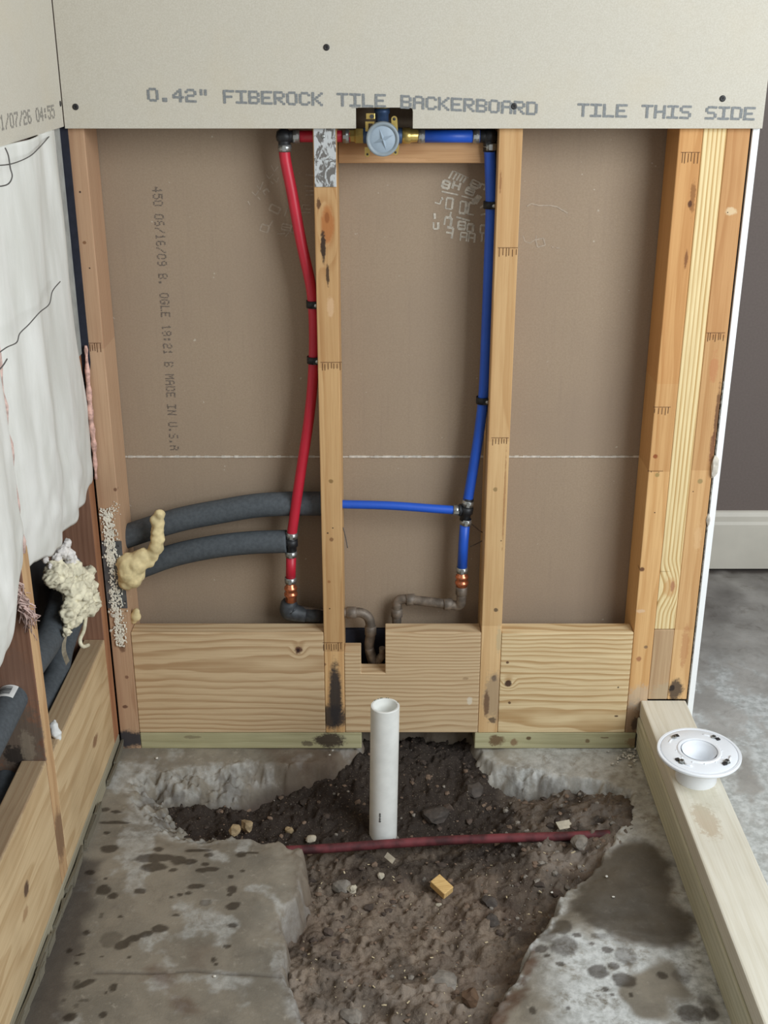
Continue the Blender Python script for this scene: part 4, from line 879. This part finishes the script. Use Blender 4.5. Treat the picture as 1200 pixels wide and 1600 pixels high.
# --- shower valve
VC = YP(598, 217, -.03)
va = thing('shower_valve', (VC.x, .02, VC.z-.03), 'brass shower valve with a pale grey plastic cover, in the board cutout', 'valve')
ax = Vector((0, -1, 0)); R_ = .0260; zc = VC.z; xc = VC.x
MB().lathe([(.0001, .0085), (R_*.80, .0085), (R_*.84, .011), (R_*.98, .011), (R_, .009), (R_, -.012), (R_*.9, -.016), (.0001, -.016)], VC, ax, 48).build('cover_rim', M['caprim'], va)
MB().lathe([(.0001, .0098), (R_*.70, .0094), (R_*.80, .0080)], VC, ax, 48).build('cover_face', M['capgrey'], va)
for ang in (math.radians(22), math.radians(108)):
    for s_ in (1, -1):
        d_ = Vector((math.cos(ang), 0, math.sin(ang)))*s_; e_ = Vector((-d_.z, 0, d_.x)); c_ = VC+ax*.0095; mb = MB()
        tip = c_+d_*.0172; mb.add([c_+e_*.0042, c_-e_*.0042, tip, c_+ax*.0045, c_], [(0, 3, 2), (3, 1, 2), (0, 2, 4), (4, 2, 1)]); mb.build('star_rib', M['capgrey'], va)
mb = MB().lathe([(.019, -.014), (.020, -.02), (.020, -.045), (.0165, -.05), (.0165, -.075), (.0001, -.075)], VC, ax, 30); mb.build('body', M['valveblue'], va)
for s_, nm in ((-1, 'l'), (1, 'r')):
    c_ = Vector((xc, YR, zt))
    MB().lathe([(.0125, .010), (.0125, .030), (.0115, .032)], c_, (s_, 0, 0), 20).build('side_port', M['valveblue'], va)
    mb = MB().lathe([(.0100, .031), (.0128, .032), (.0128, .044), (.0105, .046), (.0098, .056), (.0088, .058)], c_, (s_, 0, 0), 6 if s_ < 0 else 22, s_ > 0); mb.build('brass_union', M['brass'], va)
mb = MB().lathe([(.0105, .012), (.0105, .034), (.0125, .036), (.0125, .042), (.0100, .043)], (xc-.001, .022, zt), (0, 0, 1), 22); mb.build('top_port', M['valveblue'], va)
mb = MB().lathe([(.010, .043), (.013, .044), (.013, .056), (.009, .057), (.009, .30)], (xc-.001, .022, zt), (0, 0, 1), 22); mb.build('brass_outlet', M['brass'], va)
def strap(p0, p1, w, hole, y):
    """flat brass strap with rounded end and a hole"""
    a = Vector((p0.x, y, p0.z)); b = Vector((p1.x, y, p1.z)); d_ = (b-a).normalized(); e_ = Vector((d_.z, 0, -d_.x)); mb = MB(); n = 10
    outer = [a-e_*w, a+e_*w]+[b+(e_*math.cos(t)+d_*math.sin(t))*w for t in [math.pi*k/n for k in range(n+1)]]
    vs = [v+Vector((0, -.0011, 0)) for v in outer]+[v+Vector((0, .0011, 0)) for v in outer]; m_ = len(outer)
    mb.add(vs, [tuple(range(m_-1, -1, -1)), tuple(range(m_, 2*m_))]+[(i, (i+1) % m_, m_+(i+1) % m_, m_+i) for i in range(m_)])
    o = mb.build('mounting_strap', M['brass'], va)
    MB().lathe([(.0001, .0014), (hole, .0014), (hole, .0)], b, ax, 14).build('strap_hole', M['mark'], o)
strap(YP(617, 205, -.004), YP(616, 186, -.004), .0048, .0024, -.004)
strap(YP(574, 230, -.002), YP(574, 241, -.002), .0042, .0018, -.002); strap(YP(620, 226, -.002), YP(618, 238, -.002), .0042, .0018, -.002)
a = YP(579, 182, -.002); MB().box(a.x-.0072, a.x+.0072, -.003, -.001, a.z-.0045, a.z+.005).build('brass_lug', M['brass'], va, .001); MB().lathe([(.0001, .0016), (.0036, .0016), (.0036, 0)], YP(581, 182, -.003), ax, 6, False).build('lug_hole', M['mark'], va)
a = YP(578, 196, -.002); mb = MB().box(a.x-.0072, a.x-.0025, -.003, -.001, a.z-.009, a.z+.006).box(a.x+.0045, a.x+.0072, -.003, -.001, a.z-.009, a.z+.006).box(a.x-.0025, a.x+.0045, -.003, -.001, a.z+.003, a.z+.006); mb.build('brass_lug', M['brass'], va)

# ================================================================== STANDPIPE, CURB, DRAIN
pc = ZP(600, 1312, -.08); PVR = .0256
pt = None
d_ = _ray(600, 1102); t_ = (CAMD+pc.y)/d_.y; ztop = CAMH+d_.z*t_
pv = thing('standpipe', (pc.x, pc.y, -.08), 'upright white plastic drain pipe standing in the dirt hole', 'pipe')
lean = -.004
def pvl(h): return Vector((pc.x+.002+lean*(1-(h+.08)/(ztop+.08)), pc.y, h))
prof_o = []
mb = MB(); seg = 40; vs = []; fs = []
for (r, h) in [(PVR, -.20), (PVR, ztop-.001), (PVR-.0008, ztop), (PVR-.0036, ztop), (PVR-.0042, ztop-.001), (PVR-.0042, -.19)]:
    c_ = pvl(h)
    for k in range(seg):
        a = 2*math.pi*k/seg; rg = .0006*mnoise.noise(Vector((math.cos(a)*2, math.sin(a)*2, 4))) if h > ztop-.002 else 0
        vs.append(c_+Vector((math.cos(a)*r, math.sin(a)*r, rg)))
for i in range(5):
    for k in range(seg): fs.append((i*seg+k, i*seg+(k+1) % seg, (i+1)*seg+(k+1) % seg, (i+1)*seg+k))
mb.add(vs, fs, True); pvm = mb.build('pipe', M['pvc'], pv)
m = pvm.modifiers.new('edge', 'EDGE_SPLIT'); m.split_angle = .6
mb = MB(); rr = random.Random(3)
for k in range(12):
    z = YP(590, 1258, pc.y).z-.0013*k*1.3; a = math.radians(-104); c_ = pvl(z); n_ = Vector((math.cos(a), math.sin(a), 0)); p = c_+n_*(PVR+.0003)
    mb.obox(p, Vector((-n_.y, n_.x, 0))*rr.uniform(.0008, .002), n_*.0002, (0, 0, .0005))
mb.build('printed_mark', M['mark'], pv)
mb = MB()
for k in range(9):
    a = rr.uniform(0, math.pi*.9); c_ = pvl(ztop)+Vector((math.cos(a), math.sin(a), 0))*(PVR-.001); mb.rock(c_, (.0014, .001, .0012), k, .5, 1)
mb.build('saw_burr', plain('dirty_burr', (110, 116, 96), .8), pv)
tag(MB().tube(smooth_path([ZP(445, 1329, -.045), ZP(520, 1325, -.045), ZP(600, 1319, -.044), ZP(700, 1313, -.040), ZP(800, 1309, -.034), ZP(900, 1306, -.026), ZP(960, 1303, -.020), ZP(985, 1302, -.022)], 6), .0083, 16).build('buried_pipe', M['redold']), 'dirty dark red pipe crossing the hole in front of the standpipe', 'pipe')
cbx = thing('shower_curb', (.539, -.6, 0), 'stacked pale treated lumber curb along the right of the shower', 'curb')
CT = .1125
for k in range(3):
    m = wood('curb_lumber_%d' % k, ((208, 204, 180), (210, 206, 184), (224, 218, 202))[k], ((166, 164, 132), (172, 170, 138), (200, 190, 166))[k], 'y', 150, (.02 if k < 2 else .004, 0, .06 if k < 2 else -.02), .012, 60+k, .45 if k < 2 else .3,
             [((-.01, .30, .0375), (.02, .05, .01), (176, 150, 116), .5, .5), ((.0, .42, .0375), (.03, .12, .006), (196, 190, 168), .4, .4)] if k == 2 else [], dirt=.12)
    MB().box(.4955+(.0000, -.0022, .0010)[k], .5835+(.0010, -.0012, 0)[k], -1.35, -.0005, k*.0375+.0003, k*.0375+.0370).build('board', m, cbx, .0032)
# drain flange
dc = ZP(1087, 1216, CT); DH = .0
d_ = _ray(1089, 1173); t_ = (CAMD+dc.y)/d_.y; dtop = CAMH+d_.z*t_
dr = thing('shower_drain', (dc.x, dc.y, CT), 'white plastic two-part shower drain flange set on the curb', 'drain')
H0 = dtop-CT; tilt = Vector((-.0, -.02, 1)).normalized(); RF = .071
MB().lathe([(.0290, .0), (.0345, .0), (.0352, .002), (.0345, H0*.50), (.0358, H0*.52), (.0358, H0-.014), (.050, H0-.010), (RF*.97, H0-.007), (RF, H0-.004), (RF, H0-.0008), (RF*.985, H0+.0004), (RF*.93, H0+.0004), (RF*.925, H0-.0012), (.0300, H0-.0012), (.0290, H0-.006), (.0290, .0)], dc, tilt, 64).build('base_flange', M['pvcdrain'], dr).modifiers.new('edge', 'EDGE_SPLIT').split_angle = .55
MB().lathe([(.0315, H0-.002), (.0315, H0+.0022), (.033, H0+.003), (.036, H0+.003), (.038, H0+.0012), (RF*.88, H0+.0012), (RF*.905, H0+.0002), (RF*.905, H0-.002)], dc, tilt, 64).build('clamp_ring', M['pvcdrain'], dr).modifiers.new('edge', 'EDGE_SPLIT').split_angle = .55
MB().lathe([(.0295, H0+.002), (.0275, H0-.003), (.0270, H0-.03), (.0215, H0-.034), (.0200, H0-.045), (.0001, H0-.046)], dc, tilt, 48).build('throat', M['pvcdrain'], dr)
for k, ang in enumerate((132, 48, 222, 318)):
    a = math.radians(ang); p = dc+Vector((math.cos(a), math.sin(a), 0))*.0515+tilt*(H0+.0012)
    b_ = MB().lathe([(.0001, .0042), (.0040, .0042), (.0046, .0036), (.0046, .0005), (.0062, .0005), (.0064, 0)], p, tilt, 6, False).build('bolt', M['steel'], dr)
    t2 = Vector((-math.sin(a), math.cos(a), 0))
    mb = MB().obox(p+tilt*.0042, (.0035, 0, 0), (0, .0006, 0), (0, 0, .0003)).obox(p+tilt*.0042, (.0006, 0, 0), (0, .0035, 0), (0, 0, .0003)).obox(p-t2*.008+tilt*.0012, (.003, .001, 0), (-.001, .003, 0), (0, 0, .0014))
    mb.build('bolt_slot', M['screw'], b_)
    MB().tube([p+t2*(.007+.004*j)-Vector((math.cos(a), math.sin(a), 0))*(.0004*j*j)+tilt*.0002 for j in range(4)], .0018, 8).build('slot_ridge', M['pvcdrain'], dr)
mb = MB()
for k in range(12):
    a = 2*math.pi*k/12; p = dc+Vector((math.cos(a), math.sin(a), 0))*.0395+tilt*(H0+.0012); mb.rock(p, (.0018, .0018, .0008), 1, 0, 1, 1, True)
mb.build('raised_dots', M['pvcdrain'], dr)

# ================================================================== STONES AND SCRAPS
GST = [plain('grey_stone', (134, 126, 116), .85, 0, .2, 60), plain('tan_stone', (168, 146, 112), .85, 0, .2, 60), plain('dark_stone', (78, 70, 64), .85, 0, .25, 60), plain('pale_stone', (190, 180, 160), .85, 0, .15, 60)]
def stone(px, py, rpx, mat, label, flat=.7, seed=1, zoff=0, name='stone', amp=.35, lift=.3):
    p = ZP(px, py, -.06)
    for _ in range(4): p = ZP(px, py, max(sz(p.x, p.y), -.1)+zoff)
    r = rpx/950.0; p.z += r*flat*lift
    o = MB().rock(p, (r, r*.85, r*flat), seed, amp, 2, 1.3, False, seed).build(name, mat); return tag(o, label, 'stone', 'stones in the hole')
stone(367, 1299, 12, GST[1], 'yellowish rounded stone on the left lip of the hole', .75, 1, .03); stone(386, 1293, 13, GST[1], 'tan stone beside the yellowish one on the hole lip', .85, 2, .03)
stone(534, 1390, 15, GST[0], 'grey stone in the earth below the red pipe, left of centre', .9, 3); stone(550, 1392, 9, GST[3], 'pale crumbly lump touching the grey stone in the earth', .9, 4, 0, 'stone', .6)
stone(595, 1370, 7, GST[3], 'small pale stone just below the standpipe', .9, 5); stone(452, 1300, 9, GST[1], 'tan lump in the dark earth left of the standpipe', .9, 6); stone(487, 1312, 10, GST[3], 'pale lump at the red pipe left of the standpipe', .7, 7)
stone(768, 1440, 14, GST[2], 'dark grey stone in the right half of the hole', .6, 8); stone(765, 1412, 13, GST[2], 'dark stone above another dark stone, right of the wood chip', .7, 9); stone(690, 1535, 24, GST[0], 'flat grey rock near the bottom of the hole', .35, 10); stone(735, 1562, 14, plain('brown_clod', (104, 80, 60), .9, 0, .2), 'round brown clod at the lower right of the hole', .9, 11)
stone(548, 1590, 18, GST[0], 'grey rock at the bottom edge of the picture', .5, 12); stone(680, 1275, 26, GST[2], 'dark slab of rock behind the red pipe, right of the standpipe', .5, 13); stone(905, 1318, 16, GST[0], 'grey concrete chunk under the right end of the red pipe', .6, 14, .02); stone(686, 1415, 7, GST[3], 'small stone just under the pale wood chip', .6, 15); stone(740, 1238, 22, GST[2], 'large dark clod at the back of the hole', .6, 17)
stone(455, 1405, 22, GST[0], 'grey broken concrete lump under the left rim of the hole', .9, 18, .03, 'stone', .4)
p = ZP(886, 1291, -.03); o = MB().obox(p+Vector((0, 0, .004)), (.018, .004, .001), (-.003, .007, .003), (0, -.0008, .0016)).build('plaster_flake', GST[3]); tag(o, 'pale flat flake above the right end of the red pipe', 'flake')
p = ZP(609, 1345, -.06); o = MB().obox(p+Vector((0, 0, .006)), (.007, -.009, .0), (.003, .003, .003), (0, -.0005, .001)).build('plaster_flake', GST[3]); tag(o, 'white curved chip just below the red pipe, right of the standpipe', 'flake')
# wood offcut
p = ZP(690, 1387, -.055); z_ = sz(p.x, p.y); p.z = max(p.z, z_+.010); ang = math.radians(-52)
a1 = Vector((math.cos(ang), math.sin(ang), -.10))*.0185; a2 = Vector((-math.sin(ang), math.cos(ang), .25))*.0105; a3 = Vector((.05, -.2, 1))*.007
o = MB().obox(p, a1, a2, a3).build('wood_offcut', wood('offcut_pine', (226, 190, 128), (184, 140, 82), 'x', 300, (0, .01, .01), .004, 71, .4, dirt=.0), None, .0012); tag(o, 'small pale wood offcut lying on the earth', 'offcut')
# pebbles and chips too many to count
def scatter(name, n, mats, label, cat, smin, smax, seed, flat, test, chip=False):
    rr = random.Random(seed); mb = MB(); k = 0
    tries = [(rr.uniform(-.5, .48), rr.uniform(-.9, .07)) for _ in range(n*6)]
    xs = np.array([[t[0] for t in tries]]); ys = np.array([[t[1] for t in tries]]); dd = sdf(xs, ys, HOLE)[0]; zz = soil_h(xs, ys)[0]
    for (x, y), dq, z in zip(tries, dd, zz):
        if k >= n: break
        if dq < .02 or not test(x, y, rr): continue
        s_ = smin+(smax-smin)*rr.random()**3; k += 1
        if chip: mb.obox((x, y, z+.001), (s_*math.cos(k), s_*math.sin(k), rr.uniform(-.3, .3)*s_), (-s_*.35*math.sin(k), s_*.35*math.cos(k), 0), (0, 0, .0005))
        else: mb.rock((x, y, z+s_*flat*.3), (s_, s_*.8, s_*flat), k, .4, 1, 1.3, False, k)
    o = mb.build(name, mats); return tag(o, label, cat, None, 'stuff')
scatter('earth_clods', 420, plain('earth_clod', (118, 98, 82), .95, 0, .3, 40), 'loose brown clods over the earth in the hole', 'clods', .002, .008, 1, .5, lambda x, y, r: True)
scatter('dark_clods', 170, plain('dark_clod', (80, 68, 60), .95, 0, .3, 40), 'dark clods over the earth in the hole', 'clods', .002, .012, 2, .5, lambda x, y, r: y > -.5)
scatter('gravel', 300, GST[0], 'grey gravel strewn in the right part of the hole', 'gravel', .0015, .008, 3, .7, lambda x, y, r: (x > .2 and y > -.45) or r.random() < .10)
scatter('pale_chips', 150, plain('pale_chip', (206, 190, 156), .8, 0, .1), 'tiny pale chips sprinkled over the earth', 'chips', .001, .0042, 4, .4, lambda x, y, r: y < -.26, True)
mb = MB(); rr = random.Random(77)
for k in range(70):
    p = ZP(985+rr.gauss(0, 12), 1183+rr.gauss(0, 7), .002); s_ = rr.uniform(.001, .0035); mb.rock(p+Vector((0, 0, s_*.3)), (s_, s_, s_*.7), k, .4, 1)
for (px, py) in [(950, 1175), (1010, 1283), (1013, 1240), (948, 1370), (958, 1402), (335, 1526), (245, 1185), (520, 1173), (1000, 1265), (515, 1180), (862, 1395)]:
    p = ZP(px, py, .001); mb.rock(p+Vector((0, 0, .001)), (.0028, .0025, .0015), px, .4, 1)
o = mb.build('plaster_crumbs', plain('white_crumb', (206, 202, 192), .85, 0, .3)); tag(o, 'white plaster crumbs on the slab by the curb corner', 'crumbs', None, 'stuff')
